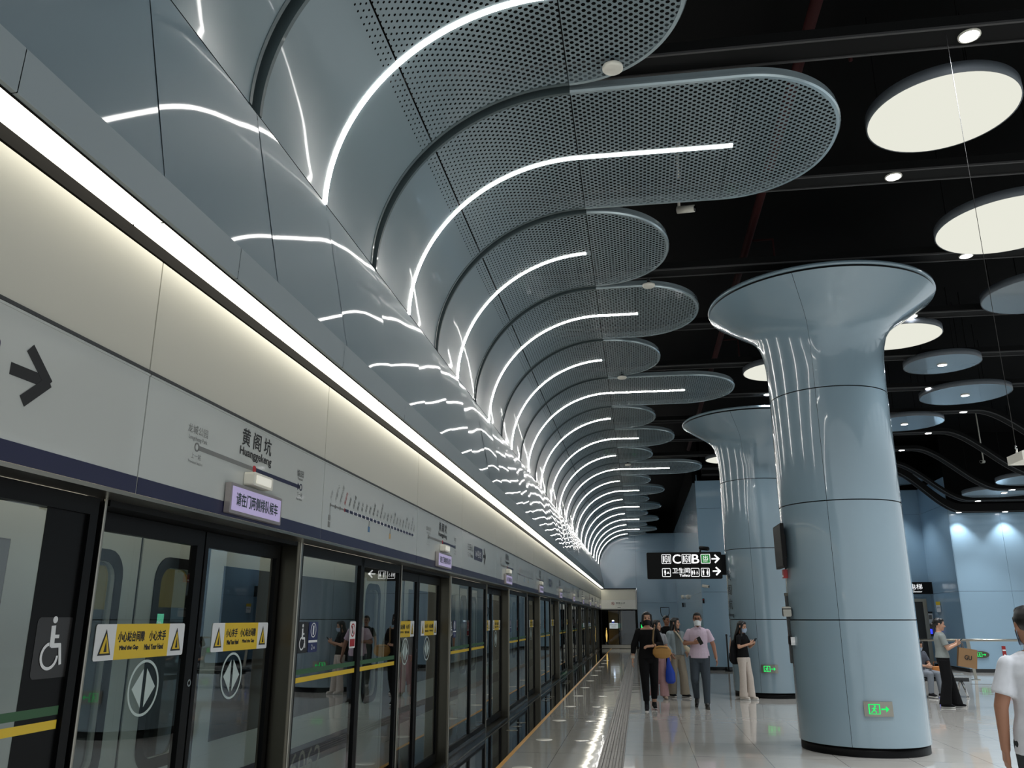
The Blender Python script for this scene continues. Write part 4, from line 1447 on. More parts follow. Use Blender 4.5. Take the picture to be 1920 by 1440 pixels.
disc('small-looking glowing white disc beside the second pillar top', 2.72, 24.4, 6.0, 0.64, True)
disc('light-blue disc without a lamp cut by the right edge', 5.9, 12.0, 6.0, 0.80, False)
disc('light-blue disc with central lamp, nearest right of the pillar', 5.63, 15.37, 6.0, 0.645, False, (0.0, 0.0))
disc('light-blue disc with central lamp, second behind the pillar, largest', 6.84, 17.7, 6.0, 0.86, False, (0.0, 0.0))
disc('light-blue disc with central lamp, third, touching the pillar outline', 6.40, 20.3, 6.0, 0.86, False, (0.0, 0.0))
disc('light-blue disc low behind the pillar above the recess', 8.6, 29.4, 6.0, 1.0, False, (-0.1, 0.5))
disc('light-blue disc on the lowered ceiling at far right, nearer one', 10.35, 22.8, 4.98, 1.06, False, (0.6, 0.0))
disc('light-blue disc on the lowered ceiling at far right, farther one', 10.33, 25.1, 4.98, 1.06, False, (0.0, 0.0))

# pipes and ducts in the void
t = thing('sprinkler_pipe', 'dark red sprinkler pipe running along the black ceiling void', 'pipe', (1.78, 0, 6.85))
MB().tube([(0, 2, 0), (0, 27, 0)], 0.055, 12).build('pipe_run', REDPIPE, t)
for yy in (6.9, 11.4, 15.9):
    MB().tube([(0, yy, 0), (0.35, yy, 0), (0.35, yy, -0.35)], 0.018, 8).build('drop_pipe', REDPIPE, t)
for i, (x0, y0, w, lab) in enumerate(((-1.35, 2, 0.85, 'wide black air duct in the ceiling void above the fins'),)):
    t = thing('air_duct', lab, 'duct', (x0, y0, 6.78))
    mb = MB().box((0, 0, 0), (w, 25, 0.42))
    mb.build('duct_body', mat('duct_black', (5, 5, 5), 0.9, spec=0.1), t)
    mb = MB()
    for j in range(9):
        mb.box((-0.015, j * 3.0, -0.015), (w + 0.015, j * 3.0 + 0.04, 0.435))
    mb.build('flange', mat('duct_flange', (9, 9, 9), 0.9, spec=0.1), t)

# hanging white sign box on its wire at the right edge
t = thing('hanging_sign_box', 'white sign box hanging on a thin wire, cut by the right edge', 'sign', (2.615, 6.1, 2.59))
MB().poly([(0.0, 0.0), (0.8, 0.0), (0.8, 0.18), (0.03, 0.07), (0.0, 0.06)], Fr((0, 0.12, 0), EX, EZ), 0.24, 0.0).build('box_body', PLASTIC, t)
MB().tube([(0.02, 0, 0.07), (0.02, 0, 3.52)], 0.002, 6).build('hanging_wire', mat('wire_grey', (42, 41, 40), 0.7), t)
MB().tube([(0.02, 0, 0.07), (0.02, 0, 0.12)], 0.008, 8).build('hook', CHROME, t)

# ================================================================== END DOORS
EY_ = 46.6
t = thing('end_door_header', 'cream-white header with no-entry mark over the end door at the far end', 'header panel', (-2.10, EY_, 2.05))
MB().box((0.05, 0.0, 0.48), (1.90, 0.2, 1.03)).build('upper_panel', mat('end_cream_lit', (232, 230, 216), 0.4), t)  # lighter than the door headers: cove light put into the colour
MB().box((0.05, -0.004, 0.03), (1.90, 0.2, 0.475)).build('lower_panel', mat('end_white_lit', (238, 238, 232), 0.3), t)  # white raised the same way, standing in for cove light
MB().box((0.0, -0.02, 1.035), (1.96, 0.2, 1.085)).build('black_cap', BLACKFRAME, t)
MB().box((1.91, -0.02, -0.02), (1.97, 0.2, 1.03)).build('side_trim', WHITE, t)
MB().box((0.0, -0.02, -0.02), (1.91, 0.1, 0.028)).build('bottom_trim', WHITE, t)
fr = frY(-0.0045)
mb = MB()
mb.ring(ell(0.68, 0.29, 0.085, 0.085), ell(0.68, 0.29, 0.070, 0.070), fr, 0.002, 0.0, 1)
mb.line2((0.63, 0.34), (0.73, 0.24), 0.016, fr, 0.002, 0.0, 1)
man_pts = [(0.66, 0.25), (0.70, 0.25), (0.71, 0.33), (0.65, 0.33)]
mb.poly(man_pts, fr, 0.002, -0.0002, 0)
mb.text('乘客止步', 0.84, 0.26, fr, h=0.10, w=0.50, m=0)
mb.text('No Admittance', 0.84, 0.20, fr, h=0.035, w=0.32, m=2)
mb.rect(0.92, 0.06, 1.10, 0.085, fr, 0.002, 0.0, 2)
mb.build('lettering', [BLACKINK, REDINK, GREYINK], t)
t = thing('end_door', 'dark glass end door under the no-entry header at the far end', 'door', (-2.10, EY_ + 0.05, 0))
mb = MB()
mb.box((0.0, 0, 0.22), (0.06, 0.05, 2.03)).box((1.86, 0, 0.0), (1.95, 0.06, 2.03)).box((0.06, 0, 1.97), (1.86, 0.05, 2.03)).box((0.0, 0.0, 0.20), (1.86, 0.05, 0.22))
mb.build('frame', BLACKFRAME, t)
MB().box((0.02, -0.02, 0.02), (1.86, 0.05, 0.20)).build('kick_plate', STEEL, t)
MB().box((0.05, 0.02, 0.22), (1.86, 0.03, 1.98)).build('pane', GLASS, t)
MB().box((1.02, -0.01, 0.2), (1.06, 0.05, 2.0)).build('mullion', BLACKFRAME, t)
# staff room behind the end door
structure(MB().box((-2.35, 51.0, -0.1), (0.3, 51.1, 3.0)).box((0.2, 46.95, -0.1), (0.3, 51, 3.0)).box((-2.45, 46.95, -0.1), (-2.35, 51, 3.0)).box((-2.45, 46.95, -0.12), (0.3, 51, -0.02)).box((-2.45, 46.95, 3.0), (0.3, 51, 3.05)), 'wall_staff_room', BLACKMATTE)
t = thing('staff_cabinet', 'tan cabinet standing in the dark room behind the end door', 'cabinet', (-1.78, 49.2, 0))
MB().box((0, 0, 0.02), (0.55, 0.5, 2.0)).build('cabinet_body', mat('tan_panel', (150, 118, 60), 0.5), t)
MB().box((0.60, 0, 0.9), (0.78, 0.5, 1.95)).build('side_unit', mat('tan_side', (136, 112, 66), 0.5), t)
t = thing('notice_board', 'white notice board with two text lines behind the end door', 'notice', (-1.70, 48.4, 1.02))
MB().box((0, 0, 0), (0.47, 0.02, 0.30)).build('board', mat('notice_white', (226, 228, 230), 0.4, emit=0.25), t)
mb = MB().text('请勿靠近屏蔽门', 0.04, 0.17, frY(-0.001), h=0.06, w=0.38).text('注意安全', 0.10, 0.06, frY(-0.001), h=0.055, w=0.26)
mb.build('notice_text', BLACKINK, t)
MB().box((0.47, 0, 0.02), (0.64, 0.02, 0.28)).build('green_leaf', mat('notice_green', (110, 150, 130), 0.5, emit=0.1), t)
MB().box((-0.25, 0.0, -0.05), (0.48, 0.03, -0.02)).build('rail', STEELDARK, t)
t = thing('warning_beacon', 'small blue-white glowing beacon on the notice board behind the end door', 'lamp', (-1.50, 48.41, 1.325))
MB().lathe([(0.07, 0.0), (0.075, 0.05), (0.05, 0.09)], 14).build('blue_base', mat('beacon_blue', (40, 60, 160), 0.4, emit=0.3), t)
MB().ball((0, 0, 0.10), 0.055).build('lamp_dome', emission('beacon_white', (230, 240, 255), 4.0), t)
t = thing('floor_lamp_cone', 'narrow warm wall lamp glowing behind the end door', 'lamp', (-1.90, 48.9, 0.3))
MB().lathe([(0.02, 0.0), (0.05, 0.35), (0.01, 0.75)], 14).build('lamp_shade', emission('warm_lamp', (250, 200, 110), 0.5), t)

# ================================================================== FLOOR MARKERS
mk = MB().lathe([(0.0, 0.004), (0.105, 0.004), (0.112, 0.001)], 28).mesh('floor_marker', [mat('marker_pale', (238, 236, 226), 0.18)])
for i in range(12):
    o = bpy.data.objects.new('floor_marker', mk)
    COL.objects.link(o)
    o.location = (-1.325 - 0.003 * i, 9.62 + 2.185 * i, 0)
    tag(o, 'pale round floor marker in the row beside the yellow line, %s from the camera' % ORD[i], 'floor marker', 'floor markers beside the yellow line')
mk2 = MB().lathe([(0.0, 0.003), (0.105, 0.003), (0.112, 0.001)], 28).mesh('floor_marker', [mat('marker_grey', (196, 194, 188), 0.14)])
for i in range(4):
    o = bpy.data.objects.new('floor_marker', mk2)
    COL.objects.link(o)
    o.location = (-0.82, 11.81 + 2.185 * i, 0)
    tag(o, 'greyer round floor marker nearer the tactile strip, %s from the camera' % ORD[i], 'floor marker', 'floor markers nearer the tactile strip')
ml = MB().lathe([(0.0, 0.006), (0.05, 0.006), (0.085, 0.002)], 20).mesh('floor_stud', [mat('stud_steel', (220, 216, 200), 0.15, metal=0.7)])
for d in range(1, 5):
    for j in range(3):
        o = bpy.data.objects.new('floor_stud', ml)
        COL.objects.link(o)
        o.location = (-1.89, 8.70 + DP * (d - 1) - 0.06 + 0.46 * (j - 1), 0)
        tag(o, '%s of the three bright floor studs on the black border before the %s door' % (('nearest', 'middle', 'farthest')[j], ORD[d]), 'floor stud', 'floor studs before the doors')

# ================================================================== MIDDLE AND RIGHT FITTINGS
t = thing('wall_box', 'small black box high on the blue middle wall, under the camera', 'box', (1.995, 27.80, 2.02))
MB().box((0, 0, 0), (0.06, 0.05, 0.15)).build('case', BLACKFRAME, t)
MB().box((0.01, -0.004, 0.1), (0.05, 0, 0.13)).build('red_label', REDBOX, t)
t = thing('wall_box', 'tiny black box on the corner wall left of the larger black box', 'box', (1.99, 40.0, 2.06))
MB().box((-0.05, -0.08, 0), (0.02, 0.08, 0.19)).build('case', BLACKFRAME, t)
MB().box((-0.052, -0.03, 0.05), (-0.05, 0.03, 0.08)).build('white_label', WHITEINK, t)
t = thing('exit_lamp_box', 'black box with green lit mark on the end wall behind the woman in black', 'exit sign', (-0.02, 46.78, 0.95))
MB().box((0, 0, 0), (0.38, 0.1, 0.42)).build('case', BLACKFRAME, t)
MB().box((0.06, -0.01, 0.12), (0.20, 0.0, 0.32)).build('green_mark', GREEN_LIT, t)
t = thing('sign_stand', 'dark shield-shaped wire frame stand behind the walking women', 'stand', (0.86, 30.0, 0))
pts = [(-0.145, 0, 1.92), (0.145, 0, 1.92)] + [(0.145 * cos(a), 0, 1.76 + 0.17 * sin(a)) for a in [-i * pi / 8 for i in range(0, 9)]] + [(-0.145, 0, 1.92)]
MB().tube(pts, 0.012, 8).build('shield_frame', BLACKFRAME, t)
MB().tube([(0, 0, 0.0), (0, 0, 1.59)], 0.013, 8).build('pole', BLACKFRAME, t)
MB().lathe([(0.16, 0.0), (0.16, 0.015), (0.02, 0.03)], 20).build('base_plate', BLACKFRAME, t)
t = thing('belt_post', 'slim dark post by the blue middle wall, left of the second pillar', 'post', (2.63, 27.45, 0))
MB().lathe([(0.0, 0.0), (0.025, 0.0), (0.025, 1.02), (0.032, 1.03), (0.032, 1.08), (0.0, 1.09)], 14).build('pole', GREYDARK, t)
MB().lathe([(0.0, 0.0), (0.12, 0.0), (0.11, 0.02), (0.03, 0.03)], 20).build('base_plate', BLACKFRAME, t)

# recess: lift door, signs
t = thing('lift_door', 'dark lift door in a steel frame in the recess right of the pillar', 'lift door', (8.35, 30.63, 0))
MB().box((0.0, 0.0, 0.0), (1.12, 0.04, 2.1)).build('door_leaf', mat('lift_dark', (40, 40, 38), 0.3), t)
MB().box((-0.1, -0.03, 0.0), (0.0, 0.04, 2.2)).box((1.12, -0.03, 0.0), (1.25, 0.04, 2.2)).box((0.0, -0.03, 2.1), (1.12, 0.04, 2.2)).build('steel_frame', STEEL, t)
t = thing('lift_sign', 'black lift sign with white lettering over the recess, partly behind the pillar', 'sign', (8.75, 30.35, 2.35))
MB().box((0, 0, 0), (1.02, 0.25, 0.39)).build('sign_box', SIGNBLACK, t)
mb = MB().text('电梯', 0.32, 0.15, frY(-0.001), h=0.18, w=0.38).text('Elevator', 0.38, 0.05, frY(-0.001), h=0.06, w=0.30)
mb.build('lettering', SIGNWHITE, t)
t = thing('notice_sheet', 'white notice with dark heading beside the lift door', 'notice', (9.48, 30.64, 1.36))
MB().box((0, 0, 0), (0.27, 0.015, 0.42)).build('sheet', WHITEINK, t)
MB().box((0, -0.003, 0.36), (0.27, 0.0, 0.42)).box((0, -0.003, -0.03), (0.27, 0.0, 0.0)).build('heading', BLACKINK, t)
MB().box((0.03, -0.003, 0.2), (0.10, 0.0, 0.3)).box((0.14, -0.003, 0.17), (0.24, 0.0, 0.31)).build('drawing', GREYINK, t)
t = thing('lift_call_panel', 'steel lift call panel with a blue light under the white notice', 'panel', (9.585, 30.64, 0.98))
MB().box((0, 0, 0), (0.18, 0.02, 0.33)).build('plate', GREYDARK, t)
MB().box((0.03, -0.01, 0.08), (0.09, 0.0, 0.24)).build('blue_light', emission('blue_lit', (40, 50, 255), 1.2), t)
MB().box((0.11, -0.004, 0.05), (0.17, 0.0, 0.3)).build('white_label', GREYINK, t)
t = thing('warning_notice', 'yellow and white notice on the side wall of the recess', 'notice', (9.735, 29.75, 1.76))
MB().box((0, 0, 0), (0.01, 0.38, 0.22)).build('white_half', WHITEINK, t)
MB().box((0, 0, 0.22), (0.01, 0.38, 0.33)).build('yellow_half', YELLOW, t)
MB().text('注意安全', 0.03, 0.12, Fr((-0.001, 0.36, 0), (0, -1, 0), EZ), h=0.05, w=0.3).build('text', BLACKINK, t)
t = thing('exit_sign', 'steel exit plate with green running man low on the far right wall', 'exit sign', (10.09, 27.86, 0.51), group='green exit plates')
MB().poly(ell(0, 0, 0.22, 0.10, 28), frY(0.0), 0.03, 0.0).build('steel_plate', STEELDARK, t)
mb = MB()
exit_glyph(lambda pts: mb.poly(pts, frY(-0.031), 0.003, 0.0), 1.1)
mb.build('green_running_man', GREEN_LIT, t)
t = thing('fire_alarm', 'red fire hydrant plate low on the far right wall', 'alarm', (10.70, 27.86, 0.32))
MB().box((0, 0, 0), (0.10, 0.03, 0.44)).build('plate', REDBOX, t)
MB().box((0.005, -0.003, 0.30), (0.095, 0.0, 0.34)).box((0.03, -0.003, 0.04), (0.07, 0.0, 0.20)).build('white_mark', WHITEINK, t)

# handrail
t = thing('handrail', 'long stainless handrail behind the bench on the right', 'handrail', (7.0, 24.6, 0))
MB().tube([(-0.6, 0, 1.0), (5.0, 0, 1.0)], 0.032, 12).build('top_rail', STEEL, t)
for x in (0.1, 1.62, 3.4, 4.9):
    mb = MB()
    mb.poly([(x - 0.05, 0.985), (x + 0.04, 0.985), (x + 0.11, 0.02), (x + 0.04, 0.02)], frY(0.012), 0.024, 0.0)
    mb.box((x - 0.02, -0.06, 0), (x + 0.17, 0.06, 0.015))
    mb.build('post', STEEL, t)
structure(MB().box((8.0, 23.0, 0), (11, 23.1, 0.004)), 'trim_2', GREYDARK)

# bench
t = thing('waiting_bench', 'low black steel bench with splayed chrome legs by the seated passenger', 'bench', (4.6, 19.3, 0))
mb = MB()
for i in range(3):
    x = 0.05 + i * 0.66
    mb.poly([(0.0, 0.0), (0.46, 0.02), (0.46, 0.045), (0.0, 0.03)], Fr((x, -0.25, 0.37), EY, EZ), 0.62, -0.62)
mb.build('seat_pan', BLACKFRAME, t)
MB().tube([(0.0, -0.26, 0.405), (2.07, -0.26, 0.405)], 0.014, 8).tube([(0.0, 0.24, 0.43), (2.07, 0.24, 0.43)], 0.014, 8).build('edge_rail', CHROME, t)
MB().box((0.0, -0.04, 0.30), (2.07, 0.04, 0.37)).build('beam', GREYDARK, t)
for x in (0.2, 1.92):
    for sy in (-1, 1):
        mb = MB().tube([(x, 0.02 * sy, 0.31), (x, 0.13 * sy, 0.22), (x, 0.27 * sy, 0.03)], [0.03, 0.026, 0.02], 10)
        mb.lathe([(0.0, 0.0), (0.035, 0.0), (0.03, 0.03), (0.0, 0.035)], 12, (x, 0.28 * sy, 0.0))
        mb.build('leg', CHROME, t)

# ================================================================== PEOPLE
def fuse(mb, name, m, parent, voxel=0.010, it=4, fac=0.5):
    me = mb.mesh(name, m)
    o = bpy.data.objects.new(name, me)
    COL.objects.link(o)
    md = o.modifiers.new('r', 'REMESH')
    md.mode = 'VOXEL'
    md.voxel_size = voxel
    md.use_smooth_shade = True
    if it:
        s = o.modifiers.new('s', 'SMOOTH')
        s.factor = fac
        s.iterations = it
    dg = bpy.context.evaluated_depsgraph_get()
    dg.update()
    new = bpy.data.meshes.new_from_object(o.evaluated_get(dg))
    o.modifiers.clear()
    o.data = new
    bpy.data.meshes.remove(me)
    new.materials.clear()
    new.materials.append(m)
    new.polygons.foreach_set('use_smooth', [True] * len(new.polygons))
    o.parent = parent
    return o

SKIN = mat('skin_light', (196, 150, 124), 0.5)
SKIN2 = mat('skin_tan', (160, 114, 90), 0.55)
HAIR = mat('hair_black', (14, 12, 12), 0.4)
EYE = mat('eye_dark', (16, 12, 10), 0.2)
LIP = mat('lip', (150, 80, 76), 0.5)
MASKW = mat('mask_white', (226, 230, 232), 0.7)
MASKB = mat('mask_black', (16, 16, 18), 0.7)
MASKL = mat('mask_blue', (168, 186, 208), 0.7)
def cloth(name, rgb):
    return mat(name, rgb, 0.85, spec=0.2, noise=0.10, nscale=30)
SOLE = mat('shoe_sole', (206, 204, 200), 0.6)

def lerp(a, b, t):
    return tuple(x + (y - x) * t for x, y in zip(a, b))

def hand(mb, wrist, d, palm_n, curl=0.5, side=1):
    """palm plus five fingers: d = direction of the hand, palm_n = direction the palm faces; thumb leaves the side of the palm"""
    d = Vector(d).normalized()
    pn = Vector(palm_n)
    pn = (pn - d * pn.dot(d)).normalized()
    ac = d.cross(pn) * side
    w = Vector(wrist)
    for k in (-1.2, 0, 1.2):
        mb.caps(w + ac * 0.012 * k, w + d * 0.078 + ac * 0.022 * k, 0.016, 0.013, 8)
    for i, (off, ln) in enumerate(((-1.5, 0.070), (-0.5, 0.080), (0.5, 0.075), (1.5, 0.058))):
        p = w + d * 0.082 + ac * 0.019 * off
        dirv = d.copy()
        for sgm in range(3):
            ang = curl * (0.55 + 0.35 * sgm) + 0.05 * i
            dirv = (dirv * cos(ang) + pn * sin(ang)).normalized() if sgm else (d * cos(ang * 0.8) + pn * sin(ang * 0.8)).normalized()
            q = p + dirv * ln * (0.45, 0.32, 0.25)[sgm]
            mb.caps(p, q, 0.0088 - sgm * 0.0006, 0.0085 - sgm * 0.0008, 8)
            p = q
    p = w + d * 0.025 - ac * 0.026
    q = p + (d * 0.6 - ac * 0.75 + pn * 0.35).normalized() * 0.038
    mb.caps(p, q, 0.012, 0.010, 8)
    mb.caps(q, q + (d * 0.9 - ac * 0.2 + pn * (0.3 + curl * 0.5)).normalized() * 0.032, 0.0098, 0.0085, 8)

HEADC = (0.0, -0.015, 1.585)
def head_mat(turn=0.0, tilt=0.0, c=HEADC):
    return Matrix.Translation(c) @ Matrix.Rotation(turn, 4, 'Z') @ Matrix.Rotation(tilt, 4, 'X')

def head_geo(mb, HM):
    rings = [(-0.118, 0.026, 0.028, -0.048), (-0.098, 0.046, 0.052, -0.030), (-0.06, 0.061, 0.076, -0.014), (-0.02, 0.068, 0.087, -0.004), (0.02, 0.073, 0.094, 0.002),
             (0.06, 0.070, 0.090, 0.006), (0.09, 0.055, 0.072, 0.008), (0.112, 0.028, 0.038, 0.008)]
    t = MB().loft([((0, yo, z), rx, ry) for z, rx, ry, yo in rings], 20)
    t.caps((0, -0.088, 0.006), (0, -0.106, -0.030), 0.008, 0.013, 8)          # nose
    t.caps((-0.030, -0.084, 0.024), (0.030, -0.084, 0.024), 0.009, 0.009, 8)   # brow
    t.caps((-0.018, -0.084, -0.058), (0.018, -0.084, -0.058), 0.008, 0.008, 8) # mouth
    t.caps((0, -0.072, -0.098), (0, -0.074, -0.090), 0.016, 0.014, 8)          # chin
    for s in (-1, 1):
        t.loft([((s * 0.074, 0.012, -0.030), 0.006, 0.012), ((s * 0.080, 0.014, -0.008), 0.008, 0.019), ((s * 0.080, 0.016, 0.016), 0.008, 0.018), ((s * 0.075, 0.014, 0.028), 0.005, 0.010)], 10)
        t.ball((s * 0.040, -0.062, -0.030), 0.026, 0, 10)
    mb.add([HM @ Vector(p) for p in t.v], t.f, 0, True)

def xadd(mb, tmp, HM):
    mb.add([HM @ Vector(p) for p in tmp.v], tmp.f, 0, True)

def person(name_label, loc, h, rz, J=None, skin=SKIN, top=None, sleeve='short', bottom=None, shoes=None, hair='short', hairm=HAIR, mask=None,
           turn=0.0, tilt=0.0, collar=False, hem=0.93, slim=1.0, handsL=(0.4,), handsR=(0.4,), glasses=False, wide=False, wk=1.0, vneck=False, pants_hem=0.09, hdL=None, hdR=None, lean=None, jacket=None, hide=()):
    """J holds joint overrides in a 1.70 m frame facing -Y; R is the person's right, at -X"""
    D = dict(ankR=(-0.085, 0.02, 0.085), kneeR=(-0.09, -0.01, 0.48), hipR=(-0.085, 0, 0.90), ankL=(0.085, 0.02, 0.085), kneeL=(0.09, -0.01, 0.48), hipL=(0.085, 0, 0.90),
             shR=(-0.160, 0.005, 1.350), elR=(-0.225, 0.03, 1.115), wrR=(-0.245, -0.02, 0.875), shL=(0.160, 0.005, 1.350), elL=(0.225, 0.03, 1.115), wrL=(0.245, -0.02, 0.875),
             toeR=(-0.02, -1, 0), toeL=(0.02, -1, 0), pel=(0, 0, 0.0), head=HEADC)
    D.update(J or {})
    root = thing('person', name_label, 'person', loc, rz)
    sc = h / 1.70
    root.scale = (sc, sc, sc)
    HM = head_mat(turn, tilt, D['head'])
    py = D['pel']
    V = lambda p: Vector(p)
    dp = Vector(py)
    top_off = Vector(D['head']) - Vector(HEADC)
    def tz(z):                                       # spine offset by height
        if z <= 0.95:
            return dp
        return dp.lerp(top_off if 'pel' not in (J or {}) else dp + (top_off - dp), min(1, (z - 0.95) / 0.5))
    # ---- body
    b = MB()
    tors = [(0.86, 0.12, 0.085, 0.0), (0.93, 0.150, 0.105, 0.0), (1.02, 0.130, 0.095, 0.0), (1.10, 0.118, 0.088, 0.0), (1.20, 0.132, 0.098, 0.0), (1.30, 0.148, 0.104, 0.0), (1.37, 0.150, 0.090, 0.005), (1.415, 0.105, 0.068, 0.01), (1.44, 0.058, 0.055, 0.012)]
    b.loft([(V((0, yo, z)) + tz(z), rx * slim, ry * slim) for z, rx, ry, yo in tors], 18)
    nk = V((0, 0.012, 1.42)) + tz(1.42)
    b.caps(nk, HM @ Vector((0, 0.015, -0.07)), 0.052, 0.048, 14)
    head_geo(b, HM)
    for s in 'RL':
        b.caps(D['sh' + s], D['el' + s], 0.046 * slim, 0.037 * slim)
        b.caps(D['el' + s], D['wr' + s], 0.037 * slim, 0.025 * slim)
        fd = Vector(D['wr' + s]) - Vector(D['el' + s])
        hd = (hdR if s == 'R' else hdL)
        cu = (handsR if s == 'R' else handsL)[0]
        dirv, pn = hd if hd else (fd, (1 if s == 'R' else -1, -0.15, 0))
        hand(b, D['wr' + s], dirv, pn, cu, 1 if s == 'L' else -1)
        b.caps(D['hip' + s], D['knee' + s], 0.078 * slim, 0.052 * slim)
        b.caps(D['knee' + s], D['ank' + s], 0.050 * slim, 0.034 * slim)
        a = Vector(D['ank' + s])
        td = Vector(D['toe' + s]).normalized()
        b.caps(a + Vector((0, 0, -0.03)) - td * 0.03, a + Vector((0, 0, -0.045)) + td * 0.13, 0.032, 0.026)
    fuse(b, 'body', skin, root, 0.0075, 2, 0.5)
    # ---- face details
    e = MB()
    for s in (-1, 1):
        t = MB().ball((s * 0.031, -0.083, 0.002), 0.0125, 0, 10, (1.25, 0.6, 0.62))
        xadd(e, t, HM)
    e.build('eyes', EYE, root)
    e = MB()
    for s in (-1, 1):
        xadd(e, MB().caps((s * 0.018, -0.094, 0.026), (s * 0.046, -0.082, 0.029), 0.0045, 0.003, 6), HM)
    e.build('eyebrows', hairm, root)
    if not mask:
        e = MB()
        xadd(e, MB().caps((-0.020, -0.0895, -0.058), (0.020, -0.0895, -0.058), 0.0055, 0.0055, 8), HM)
        e.build('lips', LIP, root)
    else:
        t = MB()
        vs, n, rws = [], 14, 7
        for lay in (0.0, 0.005):
            for j in range(rws):
                v = j / (rws - 1)
                z = -0.118 + 0.090 * v
                for i in range(n + 1):
                    a = radians(-78 + 156 * i / n)
                    bul = 0.016 * sin(pi * min(1, v * 0.9 + 0.1)) * cos(a)
                    rx = 0.056 + 0.016 * v + lay
                    ry = 0.082 + 0.010 * v + bul + lay
                    vs.append((rx * sin(a), -ry * cos(a) - 0.004 - (0.022 * cos(a) * v * (1 if abs(a) < 0.3 else 0.3)) - 0.01 * (1 - v), z + 0.010 * cos(a) * v - 0.012 * abs(sin(a)) * v))
        m = rws * (n + 1)
        fs = []
        for lay in (0, 1):
            for j in range(rws - 1):
                for i in range(n):
                    q = (lay * m + j * (n + 1) + i, lay * m + j * (n + 1) + i + 1, lay * m + (j + 1) * (n + 1) + i + 1, lay * m + (j + 1) * (n + 1) + i)
                    fs.append(q if lay else q[::-1])
        t.add(vs, fs, 0, True)
        for s in (-1, 1):
            for z in (-0.02, -0.075):
                t.tube([(s * 0.062, -0.03, z), (s * 0.078, 0.005, -0.012 + (z + 0.05) * 0.2)], 0.002, 5)
        mm = MB()
        xadd(mm, t, HM)
        mm.build('face_mask', mask, root)
    if glasses:
        g = MB()
        for s in (-1, 1):
            pts = [(s * 0.033 + 0.024 * cos(a), -0.103, 0.002 + 0.018 * sin(a)) for a in [i * pi / 6 for i in range(13)]]
            g.tube(pts, 0.003, 5)
            g.tube([(s * 0.057, -0.100, 0.006), (s * 0.080, 0.0, 0.006)], 0.003, 5)
        g.tube([(-0.010, -0.104, 0.006), (0.010, -0.104, 0.006)], 0.003, 5)
        gg = MB()
        xadd(gg, g, HM)
        gg.build('glasses', BLACKFRAME, root)
    # ---- hair
    t = MB()
    t.ball((0, 0.022, 0.038), 0.1, 0, 18, (0.86, 0.99, 0.90))
    t.ball((0, -0.030, 0.085), 0.06, 0, 14, (1.1, 1.0, 0.62))
    for s in (-1, 1):
        t.caps((s * 0.070, -0.025, 0.045), (s * 0.077, -0.010, 0.0), 0.012, 0.006, 8)
    if hair == 'short':
        t.caps((0, 0.075, 0.0), (0, 0.060, -0.055), 0.05, 0.035)
    elif hair in ('long', 'longfront'):
        t.loft([((0, 0.035, 0.06), 0.088, 0.085), ((0, 0.055, -0.04), 0.092, 0.065), ((0, 0.075, -0.14), 0.105, 0.050), ((0, 0.090, -0.24), 0.110, 0.042), ((0, 0.095, -0.34), 0.095, 0.032), ((0, 0.09, -0.40), 0.06, 0.02)], 16)
        for s in (-1, 1):
            t.caps((s * 0.068, -0.035, 0.06), (s * 0.084, -0.020, -0.05), 0.022, 0.020)
            t.caps((s * 0.084, -0.020, -0.05), (s * 0.092, -0.015 if hair == 'long' else -0.06, -0.20), 0.022, 0.026)
            if hair == 'longfront':
                t.caps((s * 0.092, -0.06, -0.20), (s * 0.085, -0.11, -0.32), 0.026, 0.016)
    elif hair == 'bun':
        t.caps((0, 0.08, 0.02), (0, 0.075, -0.04), 0.055, 0.035)
        t.ball((0, 0.135, -0.035), 0.042, 0, 12, (1, 1, 1))
        t.caps((0, 0.14, -0.05), (0, 0.135, -0.11), 0.03, 0.012)
    elif hair == 'bob':
        t.loft([((0, 0.030, 0.06), 0.090, 0.088), ((0, 0.045, -0.03), 0.095, 0.075), ((0, 0.055, -0.11), 0.098, 0.062), ((0, 0.055, -0.15), 0.085, 0.05)], 16)
        for s in (-1, 1):
            t.caps((s * 0.070, -0.040, 0.06), (s * 0.086, -0.030, -0.10), 0.022, 0.024)
    tt = MB()
    xadd(tt, t, HM)
    fuse(tt, 'hair', hairm, root, 0.008, 2, 0.5)
    # ---- trousers
    if bottom:
        q = MB()
        q.loft([(V((0, 0.0, z)) + dp, rx * slim, ry * slim) for z, rx, ry in ((0.80, 0.125, 0.095), (0.86, 0.160, 0.118), (0.93, 0.164, 0.120), (0.99, 0.150, 0.110), (1.04, 0.140, 0.104))], 18)
        for s in 'RL':
            hp, kn, an = V(D['hip' + s]), V(D['knee' + s]), V(D['ank' + s])
            f = 1.0 - (pants_hem - 0.09) / 0.40
            end = kn.lerp(an, f)
            if wide:
                q.loft([(hp, 0.098, 0.108), (hp.lerp(kn, 0.5), 0.094 * wk, 0.102 * wk), (kn, 0.090 * wk, 0.096 * wk), (kn.lerp(end, 0.6), 0.094 * wk, 0.102 * wk), (end + Vector((0, 0, -0.02)), 0.104 * wk, 0.116 * wk)], 14)
            else:
                q.caps(hp, kn, 0.098 * slim, 0.072 * slim, 14)
                q.loft([(kn + Vector((0, 0, 0.02)), 0.072 * slim, 0.072 * slim), (kn.lerp(end, 0.35), 0.068, 0.070), (end, 0.055, 0.060)], 14)
        fuse(q, 'trousers', bottom, root, 0.010, 3, 0.5)
